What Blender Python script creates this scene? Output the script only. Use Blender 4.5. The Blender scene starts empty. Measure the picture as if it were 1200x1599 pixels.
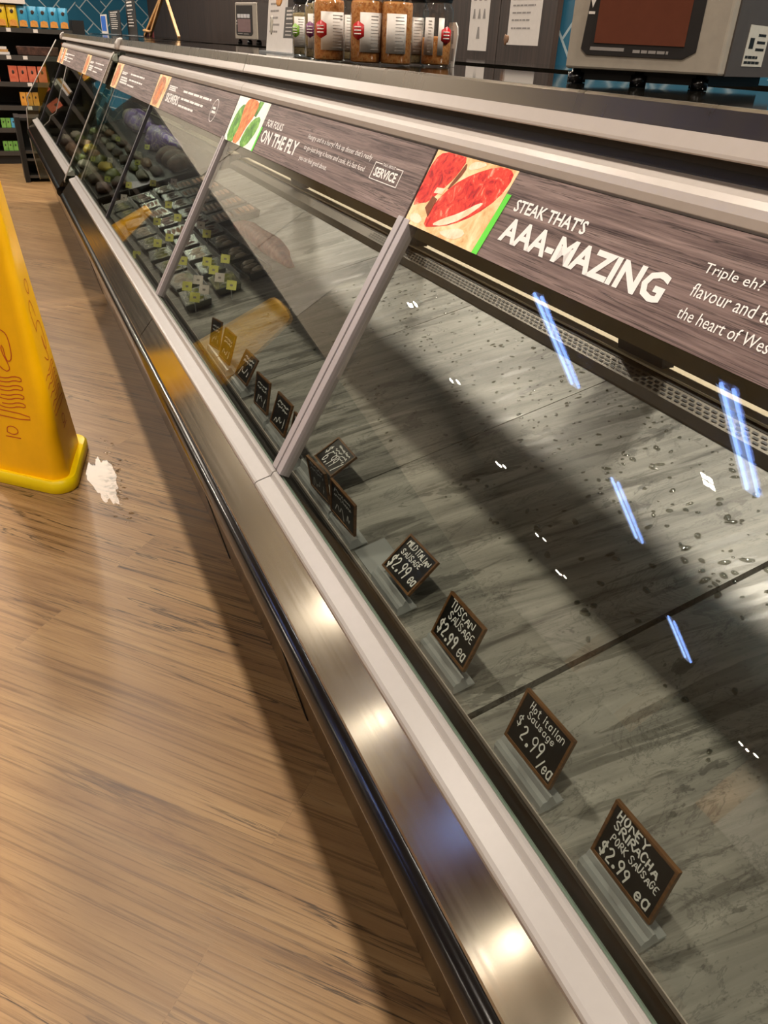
import bpy, math, random
from mathutils import Vector, Matrix
R = random.Random(7)
SC = bpy.context.scene
COL = SC.collection
PI = math.pi
ZF = 0.127            # height of the floor in the measuring frame; everything is lowered by it at the end

# ------------------------------------------------------------------ camera
cam_d = bpy.data.cameras.new('camera')
cam = bpy.data.objects.new('camera', cam_d); COL.objects.link(cam)
cam_d.sensor_fit = 'VERTICAL'; cam_d.sensor_height = 36.0
cam_d.lens = 36.0 * 1200.0 / 1599.0
cam_d.clip_start = 0.01
right = Vector((0.9104, -0.4114, 0.0433)); down = Vector((-0.1805, -0.4893, -0.8532)); fwd = Vector((0.3722, 0.7690, -0.5197))
fwd.normalize(); right = (right - fwd * right.dot(fwd)).normalized(); up = right.cross(fwd)
M = Matrix(((right.x, up.x, -fwd.x, 0), (right.y, up.y, -fwd.y, 0), (right.z, up.z, -fwd.z, 1.32), (0, 0, 0, 1)))
cam.matrix_world = M
SC.camera = cam

# ------------------------------------------------------------------ world, exposure
SC.view_settings.view_transform = 'Standard'; SC.view_settings.look = 'None'
SC.view_settings.exposure = 0.28; SC.view_settings.gamma = 1.0; SC.view_settings.use_curve_mapping = False
SC.cycles.use_denoising = True
SC.cycles.max_bounces = 10; SC.cycles.transparent_max_bounces = 24; SC.cycles.caustics_reflective = False; SC.cycles.caustics_refractive = False
SC.cycles.sample_clamp_indirect = 6.0
w = bpy.data.worlds.new('world'); SC.world = w; w.use_nodes = True
w.node_tree.nodes['Background'].inputs[0].default_value = (1.0, 0.9, 0.78, 1)
w.node_tree.nodes['Background'].inputs[1].default_value = 0.3

AISLE_W, STAFF_W, TUBE_W, FILL_W, FAR_W = 21.0, 58.0, 2.2, 75.0, 95.0
WARM = (1.0, 0.88, 0.75); COOL = (0.42, 0.58, 1.0)

# ------------------------------------------------------------------ materials
def srgb(h):
    h = h.lstrip('#'); c = [int(h[i:i+2], 16) / 255 for i in (0, 2, 4)]
    return tuple((x / 12.92 if x <= 0.04045 else ((x + 0.055) / 1.055) ** 2.4) for x in c) + (1,)
class NT:
    def __init__(s, name):
        s.m = bpy.data.materials.new(name); s.m.use_nodes = True
        s.t = s.m.node_tree; s.b = s.t.nodes['Principled BSDF']; s.out = s.t.nodes['Material Output']
    def n(s, typ, **kw):
        nd = s.t.nodes.new(typ)
        for k, v in kw.items():
            if k.startswith('i_'):
                key = k[2:]; key = int(key) if key.isdigit() else key.replace('_', ' ')
                nd.inputs[key].default_value = v
            else: setattr(nd, k, v)
        return nd
    def l(s, a, b): s.t.links.new(a, b)
    def coord(s, scale=(1, 1, 1), rot=(0, 0, 0), kind='Object'):
        tc = s.n('ShaderNodeTexCoord'); mp = s.n('ShaderNodeMapping')
        mp.inputs['Scale'].default_value = scale; mp.inputs['Rotation'].default_value = rot
        s.l(tc.outputs[kind], mp.inputs[0]); return mp.outputs[0]
    def noise(s, vec, scale=5, detail=4, rough=0.6, dist=0.0):
        nd = s.n('ShaderNodeTexNoise'); nd.inputs['Scale'].default_value = scale; nd.inputs['Detail'].default_value = detail
        nd.inputs['Roughness'].default_value = rough; nd.inputs['Distortion'].default_value = dist
        s.l(vec, nd.inputs['Vector']); return nd.outputs[0]
    def ramp(s, fac, stops, interp='LINEAR'):
        nd = s.n('ShaderNodeValToRGB'); e = nd.color_ramp.elements; nd.color_ramp.interpolation = interp
        while len(e) < len(stops): e.new(0.5)
        for el, (p, c) in zip(e, stops): el.position = p; el.color = c if len(c) == 4 else tuple(c) + (1,)
        s.l(fac, nd.inputs[0]); return nd.outputs[0]
    def mix(s, fac, a, b, mode='MIX'):
        nd = s.n('ShaderNodeMix', data_type='RGBA', blend_type=mode)
        for sock, v in ((nd.inputs[0], fac), (nd.inputs[6], a), (nd.inputs[7], b)):
            if hasattr(v, 'links') or isinstance(v, bpy.types.NodeSocket): s.l(v, sock)
            else: sock.default_value = v
        return nd.outputs[2]
    def bump(s, h, strength=0.2, dist=0.005):
        nd = s.n('ShaderNodeBump'); nd.inputs['Strength'].default_value = strength; nd.inputs['Distance'].default_value = dist
        s.l(h, nd.inputs['Height']); s.l(nd.outputs[0], s.b.inputs['Normal'])
    def set(s, **kw):
        for k, v in kw.items():
            i = s.b.inputs[k.replace('_', ' ')]
            if isinstance(v, bpy.types.NodeSocket): s.l(v, i)
            else: i.default_value = v
        return s

def plain(name, col, rough=0.5, metal=0.0, var=0.06, scale=60, **kw):
    t = NT(name); c = srgb(col)
    f = t.noise(t.coord(), scale, 3)
    dk = tuple(x * (1 - var) for x in c[:3]) + (1,); lt = tuple(min(1, x * (1 + var)) for x in c[:3]) + (1,)
    t.set(Base_Color=t.ramp(f, [(0.3, dk), (0.7, lt)]), Roughness=rough, Metallic=metal, **kw); return t.m
def two_tone(name, stops, scale=20, rough=0.5, detail=5, stretch=(1, 1, 1), dist=0.0, bump=0.0, **kw):
    t = NT(name); f = t.noise(t.coord(stretch), scale, detail, 0.6, dist)
    t.set(Base_Color=t.ramp(f, [(p, srgb(c)) for p, c in stops]), Roughness=rough, **kw)
    if bump: t.bump(f, bump, 0.003)
    return t.m
def steel(name, col, rough=0.28, stretch=(300, 1.5, 300), aniso=0.0, dirt=0.15):
    t = NT(name); c = srgb(col)
    if aniso:
        cx = t.n('ShaderNodeCombineXYZ'); cx.inputs[0].default_value = 0.66; cx.inputs[2].default_value = 0.75; t.l(cx.outputs[0], t.b.inputs['Tangent'])
    f = t.noise(t.coord(stretch), 1.0, 3, 0.6)
    g = t.noise(t.coord((2, 2, 2)), 3.0, 4, 0.6)
    rr = t.n('ShaderNodeMapRange'); rr.inputs[3].default_value = rough - 0.06; rr.inputs[4].default_value = rough + 0.08
    t.l(f, rr.inputs[0])
    t.set(Base_Color=t.mix(g, tuple(x * (1 - dirt) for x in c[:3]) + (1,), c), Metallic=1.0, Roughness=rr.outputs[0], Anisotropic=aniso)
    t.bump(f, 0.012, 0.001); return t.m
def pane(name, tint, base=0.045, gain=0.95, power=5.0, rough=0.0, milk=0.0):
    t = NT(name); t.t.nodes.remove(t.b)
    lw = t.n('ShaderNodeLayerWeight'); lw.inputs[0].default_value = 0.5
    p = t.n('ShaderNodeMath', operation='POWER'); t.l(lw.outputs['Facing'], p.inputs[0]); p.inputs[1].default_value = power
    ma = t.n('ShaderNodeMath', operation='MULTIPLY_ADD'); t.l(p.outputs[0], ma.inputs[0]); ma.inputs[1].default_value = gain; ma.inputs[2].default_value = base
    tr = t.n('ShaderNodeBsdfTransparent'); tr.inputs[0].default_value = srgb(tint)
    gl = t.n('ShaderNodeBsdfGlossy'); gl.inputs['Roughness'].default_value = rough
    mx = t.n('ShaderNodeMixShader'); t.l(ma.outputs[0], mx.inputs[0]); t.l(tr.outputs[0], mx.inputs[1]); t.l(gl.outputs[0], mx.inputs[2])
    if milk:
        df = t.n('ShaderNodeBsdfDiffuse'); df.inputs[0].default_value = srgb('#e8ecee'); m2 = t.n('ShaderNodeMixShader'); m2.inputs[0].default_value = milk
        t.l(mx.outputs[0], m2.inputs[1]); t.l(df.outputs[0], m2.inputs[2]); mx = m2
    t.l(mx.outputs[0], t.out.inputs[0]); return t.m
def emit(name, col, strength):
    t = NT(name); t.set(Base_Color=srgb(col), Emission_Color=srgb(col), Emission_Strength=strength); return t.m

MT = {}
def floor_mat():
    t = NT('wood plank vinyl')
    v = t.coord((1, 1, 1), (0, 0, math.radians(46.7)))
    br = t.n('ShaderNodeTexBrick'); t.l(v, br.inputs['Vector'])
    br.offset = 0.37; br.inputs['Scale'].default_value = 1.0; br.inputs['Brick Width'].default_value = 1.22; br.inputs['Row Height'].default_value = 0.18
    br.inputs['Mortar Size'].default_value = 0.0006; br.inputs['Mortar Smooth'].default_value = 0.4; br.inputs['Bias'].default_value = 0.0
    br.inputs['Color1'].default_value = (0.42, 0.42, 0.42, 1); br.inputs['Color2'].default_value = (0.60, 0.60, 0.60, 1); br.inputs['Mortar'].default_value = (0.36, 0.36, 0.36, 1)
    sx = t.n('ShaderNodeVectorMath', operation='MULTIPLY'); t.l(v, sx.inputs[0]); sx.inputs[1].default_value = (1.3, 15, 1)
    ad = t.n('ShaderNodeVectorMath', operation='ADD'); t.l(sx.outputs[0], ad.inputs[0])
    sc = t.n('ShaderNodeVectorMath', operation='MULTIPLY'); t.l(br.outputs[0], sc.inputs[0]); sc.inputs[1].default_value = (37, 91, 0)
    t.l(sc.outputs[0], ad.inputs[1])
    g1 = t.noise(ad.outputs[0], 1.0, 8, 0.72, 0.9)
    s2 = t.n('ShaderNodeVectorMath', operation='MULTIPLY'); t.l(ad.outputs[0], s2.inputs[0]); s2.inputs[1].default_value = (1.8, 9.0, 1)
    g2 = t.noise(s2.outputs[0], 1.0, 6, 0.7, 0.5)
    s4 = t.n('ShaderNodeVectorMath', operation='MULTIPLY'); t.l(ad.outputs[0], s4.inputs[0]); s4.inputs[1].default_value = (0.8, 1.9, 1)
    g4 = t.noise(s4.outputs[0], 1.0, 5, 0.6, 1.4)
    sl = t.n('ShaderNodeVectorMath', operation='MULTIPLY'); t.l(ad.outputs[0], sl.inputs[0]); sl.inputs[1].default_value = (0.9, 0.16, 1)
    g3 = t.noise(sl.outputs[0], 1.0, 3, 0.5)
    col = t.ramp(g1, [(0.28, srgb('#6e5236')), (0.42, srgb('#8f6f4a')), (0.57, srgb('#9f7f56')), (0.75, srgb('#ad8e64'))])
    col = t.mix(t.ramp(g2, [(0.37, (0.28,)*3), (0.50, (1.0,)*3)]), srgb('#654b30'), col)
    ck = t.n('ShaderNodeMath', operation='SUBTRACT'); t.l(g4, ck.inputs[0]); ck.inputs[1].default_value = 0.43
    ck2 = t.n('ShaderNodeMath', operation='ABSOLUTE'); t.l(ck.outputs[0], ck2.inputs[0])
    crack = t.ramp(ck2.outputs[0], [(0.0, (0.18,)*3), (0.010, (0.40,)*3), (0.024, (1,)*3)])
    gate = t.ramp(g3, [(0.44, (0, 0, 0)), (0.56, (1, 1, 1))])
    col = t.mix(gate, col, t.mix(1.0, col, crack, 'MULTIPLY'))
    col = t.mix(0.5, col, t.ramp(g3, [(0.3, (0.66, 0.63, 0.60)), (0.7, (1.0, 0.98, 0.95))]), 'MULTIPLY')
    col = t.mix(0.30, col, br.outputs[0], 'OVERLAY')
    rr = t.n('ShaderNodeMapRange'); t.l(g2, rr.inputs[0]); rr.inputs[3].default_value = 0.30; rr.inputs[4].default_value = 0.48
    t.set(Base_Color=col, Roughness=rr.outputs[0], Specular_IOR_Level=0.5)
    t.bump(g2, 0.25, 0.0015); return t.m
def deck_mat():
    t = NT('stone look deck laminate')
    v = t.coord((1.0, 1, 1), (0, 0, 0.16))
    st = t.n('ShaderNodeVectorMath', operation='MULTIPLY'); t.l(v, st.inputs[0]); st.inputs[1].default_value = (2.2, 26, 2)
    a = t.noise(st.outputs[0], 1.0, 7, 0.66, 0.8)
    st2 = t.n('ShaderNodeVectorMath', operation='MULTIPLY'); t.l(v, st2.inputs[0]); st2.inputs[1].default_value = (4.0, 9, 4)
    b = t.noise(st2.outputs[0], 1.0, 6, 0.7, 1.8)
    c = t.noise(v, 160, 3, 0.6)
    col = t.ramp(a, [(0.28, srgb('#565550')), (0.45, srgb('#7a7973')), (0.60, srgb('#93928b')), (0.78, srgb('#aaa9a2'))])
    # thin dark veins where the noise crosses its middle
    ab = t.n('ShaderNodeMath', operation='SUBTRACT'); t.l(b, ab.inputs[0]); ab.inputs[1].default_value = 0.47
    ab2 = t.n('ShaderNodeMath', operation='ABSOLUTE'); t.l(ab.outputs[0], ab2.inputs[0])
    vein = t.ramp(ab2.outputs[0], [(0.0, (0.30,)*3), (0.018, (1,)*3)])
    col = t.mix(0.55, col, vein, 'MULTIPLY')
    # damp patches: darker, shinier
    st3 = t.n('ShaderNodeVectorMath', operation='MULTIPLY'); t.l(v, st3.inputs[0]); st3.inputs[1].default_value = (3.6, 30, 4)
    d = t.noise(st3.outputs[0], 1.0, 5, 0.62, 1.0)
    damp = t.ramp(d, [(0.555, (0, 0, 0)), (0.60, (1, 1, 1))])
    col = t.mix(damp, col, t.mix(1.0, col, (0.58, 0.58, 0.57, 1), 'MULTIPLY'))
    e = t.noise(t.coord((7.0, 13, 7)), 1.0, 7, 0.66, 0.6)
    pud = t.ramp(e, [(0.595, (0, 0, 0)), (0.612, (1, 1, 1))])
    col = t.mix(pud, col, t.mix(1.0, col, (0.50, 0.50, 0.49, 1), 'MULTIPLY'))
    big = t.noise(t.coord((2.2, 3.2, 2)), 1.0, 3, 0.5)
    col = t.mix(1.0, col, t.ramp(big, [(0.3, (0.74,)*3), (0.7, (1.06,)*3)]), 'MULTIPLY')
    speck = t.ramp(c, [(0.30, (0.45,)*3), (0.38, (1,)*3)])
    col = t.mix(0.6, col, speck, 'MULTIPLY')
    rg = t.n('ShaderNodeMapRange'); t.l(damp, rg.inputs[0]); rg.inputs[3].default_value = 0.42; rg.inputs[4].default_value = 0.32
    t.set(Base_Color=col, Roughness=rg.outputs[0], Specular_IOR_Level=0.5)
    t.bump(c, 0.05, 0.001); return t.m
def barn_mat(name='printed barn board'):
    t = NT(name)
    g1 = t.noise(t.coord((110, 3.2, 110)), 1.0, 7, 0.7, 0.6)
    g2 = t.noise(t.coord((360, 9, 360)), 1.0, 4, 0.6)
    col = t.ramp(g1, [(0.30, srgb('#3a2d2d')), (0.42, srgb('#6b5955')), (0.58, srgb('#8b7771')), (0.75, srgb('#a18d86'))])
    col = t.mix(0.6, col, t.ramp(g2, [(0.35, (0.55,)*3), (0.6, (1,)*3)]), 'MULTIPLY')
    g3 = t.noise(t.coord((150, 2.4, 150)), 1.0, 4, 0.6, 0.8)
    k = t.n('ShaderNodeMath', operation='SUBTRACT'); t.l(g3, k.inputs[0]); k.inputs[1].default_value = 0.45
    k2 = t.n('ShaderNodeMath', operation='ABSOLUTE'); t.l(k.outputs[0], k2.inputs[0])
    col = t.mix(1.0, col, t.ramp(k2.outputs[0], [(0.0, (0.25,)*3), (0.012, (0.55,)*3), (0.03, (1,)*3)]), 'MULTIPLY')
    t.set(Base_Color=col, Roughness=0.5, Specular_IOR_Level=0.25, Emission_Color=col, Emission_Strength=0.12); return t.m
def wood_panel_mat():
    t = NT('dark brown wood wall panel')
    g = t.noise(t.coord((60, 60, 1.6)), 1.0, 6, 0.65, 0.5)
    col = t.ramp(g, [(0.3, srgb('#221915')), (0.5, srgb('#352821')), (0.7, srgb('#45362d'))])
    t.set(Base_Color=col, Roughness=0.55); return t.m
def tile_mat(face):
    # herringbone-like slanted blue tiles with pale joints; face: 'x' wall in the yz plane, 'y' wall in the xz plane
    t = NT('blue slanted wall tile ' + face)
    tc = t.n('ShaderNodeTexCoord'); sp = t.n('ShaderNodeSeparateXYZ'); t.l(tc.outputs['Object'], sp.inputs[0])
    cb = t.n('ShaderNodeCombineXYZ'); t.l(sp.outputs[1 if face == 'x' else 0], cb.inputs[0]); t.l(sp.outputs[2], cb.inputs[1])
    def lay(rot, off):
        mp = t.n('ShaderNodeMapping'); mp.inputs['Rotation'].default_value = (0, 0, rot); mp.inputs['Location'].default_value = (off, 0, 0); t.l(cb.outputs[0], mp.inputs[0])
        br = t.n('ShaderNodeTexBrick'); t.l(mp.outputs[0], br.inputs['Vector']); br.inputs['Scale'].default_value = 1
        br.inputs['Brick Width'].default_value = 0.42; br.inputs['Row Height'].default_value = 0.14; br.inputs['Mortar Size'].default_value = 0.006; br.inputs['Mortar Smooth'].default_value = 0
        br.inputs['Color1'].default_value = srgb('#24607c'); br.inputs['Color2'].default_value = srgb('#2d6d88'); br.inputs['Mortar'].default_value = srgb('#a9bcc0'); return br
    a = lay(PI / 4, 0); b = lay(-PI / 4, 0.1)
    wv = t.n('ShaderNodeMath', operation='PINGPONG'); t.l(sp.outputs[1 if face == 'x' else 0], wv.inputs[0]); wv.inputs[1].default_value = 0.3
    gt = t.n('ShaderNodeMath', operation='GREATER_THAN'); 
    fr = t.n('ShaderNodeMath', operation='FRACT'); dv = t.n('ShaderNodeMath', operation='DIVIDE'); t.l(sp.outputs[1 if face == 'x' else 0], dv.inputs[0]); dv.inputs[1].default_value = 0.6
    t.l(dv.outputs[0], fr.inputs[0]); t.l(fr.outputs[0], gt.inputs[0]); gt.inputs[1].default_value = 0.5
    t.set(Base_Color=t.mix(gt.outputs[0], a.outputs[0], b.outputs[0]), Roughness=0.25); return t.m

MT['floor'] = floor_mat(); MT['deck'] = deck_mat(); MT['barn'] = barn_mat(); MT['woodwall'] = wood_panel_mat()
MT['tile_x'] = tile_mat('x'); MT['tile_y'] = tile_mat('y')
MT['ceiling'] = plain('painted ceiling', '#aaa296', 0.8)
MT['greywall'] = plain('grey painted wall panel', '#c4c0b4', 0.6)
MT['greywall2'] = plain('taupe wall panel', '#a59d8d', 0.6); MT['tanwall'] = plain('tan panel for steel reflection', '#b58a5c', 0.6); MT['brownwall'] = plain('dark brown wall panel', '#3d332b', 0.6)
MT['beigewall'] = plain('beige painted wall', '#857c6e', 0.7)
MT['steel'] = steel('brushed stainless', '#cbc3b2', 0.15, (160, 3, 160), 0.7)
MT['steel2'] = steel('stainless nosing', '#5c5345', 0.28, (4, 40, 4))
MT['body'] = steel('lower stainless body', '#a39a8a', 0.20)
MT['white'] = plain('off white powder coat', '#a7a29e', 0.34, 0, 0.02)
MT['silver'] = plain('satin silver moulding', '#bdb5ae', 0.34, 0.1, 0.02)
MT['alu'] = plain('anodised aluminium mullion', '#aca5a8', 0.38, 0.1, 0.03)
MT['alud'] = plain('mullion groove', '#4a4a52', 0.4, 0.5)
MT['black'] = plain('black rubber', '#0c0c0d', 0.16, 0, 0.2, Specular_IOR_Level=0.6)
MT['blackmat'] = plain('black painted metal', '#141312', 0.5, 0, 0.2)
MT['dark'] = plain('dark grey metal', '#3b3733', 0.45, 0.3)
MT['cream'] = plain('cream rear gap strip', '#cbbfa6', 0.5); MT['olive'] = plain('olive grey soffit', '#57564a', 0.35, 0.2)
MT['lip'] = plain('grey sign channel', '#6c665d', 0.45, 0.3)
MT['trough'] = plain('dark air channel', '#1d1c19', 0.35, 0.2, 0.3)
MT['counter'] = plain('black glossy counter', '#15130f', 0.06, 0, 0.2)
MT['pane'] = pane('front glass', '#f7f8f4', 0.05, 0.95)
MT['pane2'] = pane('end glass', '#e9f0ea', 0.06, 0.95)
MT['edge'] = plain('green glass edge', '#8aa092', 0.15)
MT['acryl'] = pane('clear acrylic', '#eef1f2', 0.10, 0.8, 3.0, 0.08, 0.26)
MT['chalk'] = plain('chalkboard', '#151513', 0.35, 0, 0.15)
MT['frame'] = two_tone('thin brown wood frame', [(0.3, '#4a3019'), (0.7, '#75522e')], 30, 0.5, 4, (1, 1, 8))
MT['ink'] = plain('white chalk ink', '#e6e8e6', 0.6, 0, 0.03)
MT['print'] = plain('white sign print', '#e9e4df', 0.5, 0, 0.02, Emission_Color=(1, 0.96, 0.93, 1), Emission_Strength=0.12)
MT['yellow'] = plain('yellow moulded plastic', '#f0b400', 0.38, 0, 0.05, 12)
MT['yellow2'] = plain('lighter yellow flange', '#f2d400', 0.38, 0, 0.05, 12)
MT['redink'] = plain('red outline print', '#b8431c', 0.5)
MT['paper'] = plain('white paper', '#dcd5cd', 0.7, 0, 0.03)
MT['paperyel'] = plain('yellow price card', '#d9da74', 0.6, 0, 0.05)
MT['greyink'] = plain('grey print', '#8f8984', 0.7)
MT['lid'] = plain('black ribbed lid', '#121212', 0.4)
MT['spice'] = two_tone('ground orange seasoning', [(0.25, '#8a4a1e'), (0.45, '#d08440'), (0.6, '#e3a564'), (0.75, '#9a6434')], 160, 0.8, 3)
MT['spice2'] = two_tone('pale herb seasoning', [(0.3, '#8c7a50'), (0.5, '#b9a67e'), (0.7, '#5d5636')], 160, 0.8, 3)
MT['plastic'] = pane('clear jar plastic', '#f2f2f0', 0.06, 0.8, 4.0, 0.05)
MT['film'] = pane('cling film', '#f4f4f2', 0.06, 0.8, 4.0, 0.25)
MT['scale'] = plain('warm grey scale housing', '#a49a8c', 0.45)
MT['scaledk'] = plain('charcoal scale bezel', '#2a2726', 0.35)
MT['scaleside'] = plain('charcoal scale side', '#4b4542', 0.5)
MT['lcd'] = plain('reddish brown display', '#5e3426', 0.2, Emission_Color=srgb('#5e3020'), Emission_Strength=0.12)
MT['lcd2'] = plain('mauve display', '#8a7170', 0.3)
MT['key'] = plain('blue key', '#3f57a0', 0.4); MT['keyw'] = plain('white key', '#d5d3d2', 0.4)
MT['pine'] = two_tone('pale easel wood', [(0.3, '#a87c46'), (0.7, '#c89d63')], 12, 0.5, 4, (1, 1, 0.2))
MT['shelf'] = plain('black shelving', '#131211', 0.5)
MT['shelfedge'] = plain('grey shelf edge', '#4a4743', 0.4, 0.3)
MT['water'] = pane('water film', '#f3efe8', 0.03, 0.95, 5.0)
MT['drop'] = pane('water drop', '#d8d8d2', 0.12, 0.9, 3.0)
MT['redpl'] = plain('red printed emblem', '#c01f22', 0.4); MT['greenpl'] = plain('green printed emblem', '#7fae2b', 0.4); MT['purplepl'] = plain('purple printed emblem', '#6b1f58', 0.4)
MT['bluecard'] = plain('blue printed card', '#3a6fd0', 0.5)
MT['maroon'] = plain('maroon card', '#6d2a2c', 0.5)
MT['sandbag'] = two_tone('snack picture', [(0.3, '#c87b2e'), (0.6, '#e0a050'), (0.8, '#8a4f1c')], 60, 0.4)

# ------------------------------------------------------------------ mesh helper
class MB:
    def __init__(s): s.v = []; s.f = []; s.mi = []; s.cur = 0
    def add(s, vs, fs):
        o = len(s.v); s.v += [tuple(p) for p in vs]
        for f in fs: s.f.append([i + o for i in f]); s.mi.append(s.cur)
        return s
    def hexa(s, p):  # 8 points: bottom 0-3 ccw, top 4-7
        return s.add(p, [(3, 2, 1, 0), (4, 5, 6, 7), (0, 1, 5, 4), (1, 2, 6, 5), (2, 3, 7, 6), (3, 0, 4, 7)])
    def box(s, x0, x1, y0, y1, z0, z1):
        return s.hexa([(x0, y0, z0), (x1, y0, z0), (x1, y1, z0), (x0, y1, z0), (x0, y0, z1), (x1, y0, z1), (x1, y1, z1), (x0, y1, z1)])
    def obox(s, m, sx, sy, sz, taper=1.0):  # box on its base centre in frame m
        ps = [(-sx/2, -sy/2, 0), (sx/2, -sy/2, 0), (sx/2, sy/2, 0), (-sx/2, sy/2, 0)]
        ps += [(x * taper, y * taper, sz) for x, y, _ in ps]
        return s.hexa([m @ Vector(p) for p in ps])
    def prism_y(s, prof, y0, y1):
        n = len(prof)
        a = sum(prof[i][0] * prof[(i+1) % n][1] - prof[(i+1) % n][0] * prof[i][1] for i in range(n))
        if a < 0: prof = prof[::-1]
        vs = [(x, y0, z) for x, z in prof] + [(x, y1, z) for x, z in prof]
        fs = [tuple(range(n)), tuple(range(2*n-1, n-1, -1))] + [(i, i + n, (i+1) % n + n, (i+1) % n) for i in range(n)]
        return s.add(vs, fs)
    def extrude(s, m, poly, h):   # polygon in frame m's xy plane, thickness h along its z
        n = len(poly)
        a = sum(poly[i][0] * poly[(i+1) % n][1] - poly[(i+1) % n][0] * poly[i][1] for i in range(n))
        if a < 0: poly = poly[::-1]
        vs = [m @ Vector((x, y, 0)) for x, y in poly] + [m @ Vector((x, y, h)) for x, y in poly]
        fs = [tuple(range(n-1, -1, -1)), tuple(range(n, 2*n))] + [(i, (i+1) % n, (i+1) % n + n, i + n) for i in range(n)]
        return s.add(vs, fs)
    def tube(s, path, r, n=8, close=False):
        path = [Vector(p) for p in path]; rs = r if isinstance(r, (list, tuple)) else [r] * len(path)
        rings = []
        for i, p in enumerate(path):
            d = (path[min(i+1, len(path)-1)] - path[max(i-1, 0)]).normalized()
            a = d.orthogonal().normalized() if i == 0 else (rings[-1][1] - d * rings[-1][1].dot(d)).normalized()
            rings.append((p, a, d.cross(a)))
        vs = [p + (a * math.cos(k*2*PI/n) + b * math.sin(k*2*PI/n)) * rs[i] for i, (p, a, b) in enumerate(rings) for k in range(n)]
        fs = [(i*n+k, i*n+(k+1) % n, (i+1)*n+(k+1) % n, (i+1)*n+k) for i in range(len(path)-1) for k in range(n)]
        fs += [tuple(range(n-1, -1, -1)), tuple(range((len(path)-1)*n, len(path)*n))]
        return s.add(vs, fs)
    def lathe(s, c, prof, n=28):  # closed at both ends
        c = Vector(c); vs = [c + Vector((r*math.cos(k*2*PI/n), r*math.sin(k*2*PI/n), z)) for r, z in prof for k in range(n)]
        fs = [(i*n+k, i*n+(k+1) % n, (i+1)*n+(k+1) % n, (i+1)*n+k) for i in range(len(prof)-1) for k in range(n)]
        fs += [tuple(range(n-1, -1, -1)), tuple(range((len(prof)-1)*n, len(prof)*n))]
        return s.add(vs, fs)
    def patch(s, c, r, a0, a1, z0, z1, th=0.0006, n=14):  # curved label
        c = Vector(c); vs = []
        for rr in (r, r + th):
            for z in (z0, z1):
                for k in range(n+1):
                    a = a0 + (a1-a0)*k/n; vs.append(c + Vector((rr*math.cos(a), rr*math.sin(a), z)))
        N = n+1; fs = []
        for k in range(n):
            fs += [(2*N+k, 2*N+k+1, 3*N+k+1, 3*N+k), (k+1, k, N+k, N+k+1), (k, k+1, 2*N+k+1, 2*N+k), (N+k+1, N+k, 3*N+k, 3*N+k+1)]
        fs += [(0, 2*N, 3*N, N), (n, N+n, 3*N+n, 2*N+n)]
        return s.add(vs, fs)
    def blob(s, m, sx, sy, sz, seed=0, amp=0.12, nu=12, nv=7, flat=0.35):
        r = random.Random(seed); ph = [r.uniform(0, 6.28) for _ in range(6)]; vs = [m @ Vector((0, 0, -sz*flat))]
        for j in range(1, nv):
            t = PI*j/nv - PI/2
            for k in range(nu):
                a = 2*PI*k/nu
                w = 1 + amp*(math.sin(2*a+ph[0]) * math.cos(2*t+ph[1]) + 0.7*math.sin(3*a+ph[2]+2*t) + 0.5*math.sin(5*a+ph[3]))
                z = math.sin(t) * sz; z = max(z, -sz*flat)
                vs.append(m @ Vector((math.cos(t)*math.cos(a)*sx*w, math.cos(t)*math.sin(a)*sy*w, z*(1+0.5*amp*math.sin(4*a+ph[4])))))
        vs.append(m @ Vector((0, 0, sz)))
        fs = [(0, 1+(k+1) % nu, 1+k) for k in range(nu)]
        for j in range(nv-2):
            for k in range(nu): fs.append((1+j*nu+k, 1+j*nu+(k+1) % nu, 1+(j+1)*nu+(k+1) % nu, 1+(j+1)*nu+k))
        top = len(vs)-1; b = 1+(nv-2)*nu
        fs += [(b+k, b+(k+1) % nu, top) for k in range(nu)]
        return s.add(vs, fs)
    def build(s, name, mats, parent=None, smooth=False, bevel=0.0, loc=None):
        me = bpy.data.meshes.new(name)
        off = Vector(loc) if loc is not None else None
        me.from_pydata([tuple(Vector(p) - off) for p in s.v] if off is not None else s.v, [], s.f)
        mats = mats if isinstance(mats, (list, tuple)) else [mats]
        for m in mats: me.materials.append(MT[m] if isinstance(m, str) else m)
        for p, i in zip(me.polygons, s.mi): p.material_index = i; p.use_smooth = smooth
        me.update()
        o = bpy.data.objects.new(name, me); COL.objects.link(o)
        if parent is not None:
            o.parent = parent
            if off is None: o.location = -Vector(parent.location)   # builders give world points; parents carry only a location
            else: o.location = off - Vector(parent.location)
        elif off is not None: o.location = off
        if bevel:
            b = o.modifiers.new('bevel', 'BEVEL'); b.width = bevel; b.segments = 2; b.limit_method = 'ANGLE'
        return o
def tag(o, label=None, cat=None, group=None, kind=None):
    if label: o['label'] = label
    if cat: o['category'] = cat
    if group: o['group'] = group
    if kind: o['kind'] = kind
    return o
def thing(name, label, cat, loc, group=None):
    o = bpy.data.objects.new(name, None); COL.objects.link(o); o.location = loc; o.empty_display_size = 0.05
    return tag(o, label, cat, group)
def struct(o): o['kind'] = 'structure'; return o
def copy_tree(o, parent=None):
    c = o.copy(); COL.objects.link(c); c.parent = parent
    for ch in list(o.children): copy_tree(ch, c)
    return c
def frame(o, x, y):           # matrix from origin, x axis and y axis
    o = Vector(o); x = Vector(x).normalized(); y = Vector(y); y = (y - x*y.dot(x)).normalized(); z = x.cross(y)
    return Matrix(((x.x, y.x, z.x, o.x), (x.y, y.y, z.y, o.y), (x.z, y.z, z.z, o.z), (0, 0, 0, 1)))

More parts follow.
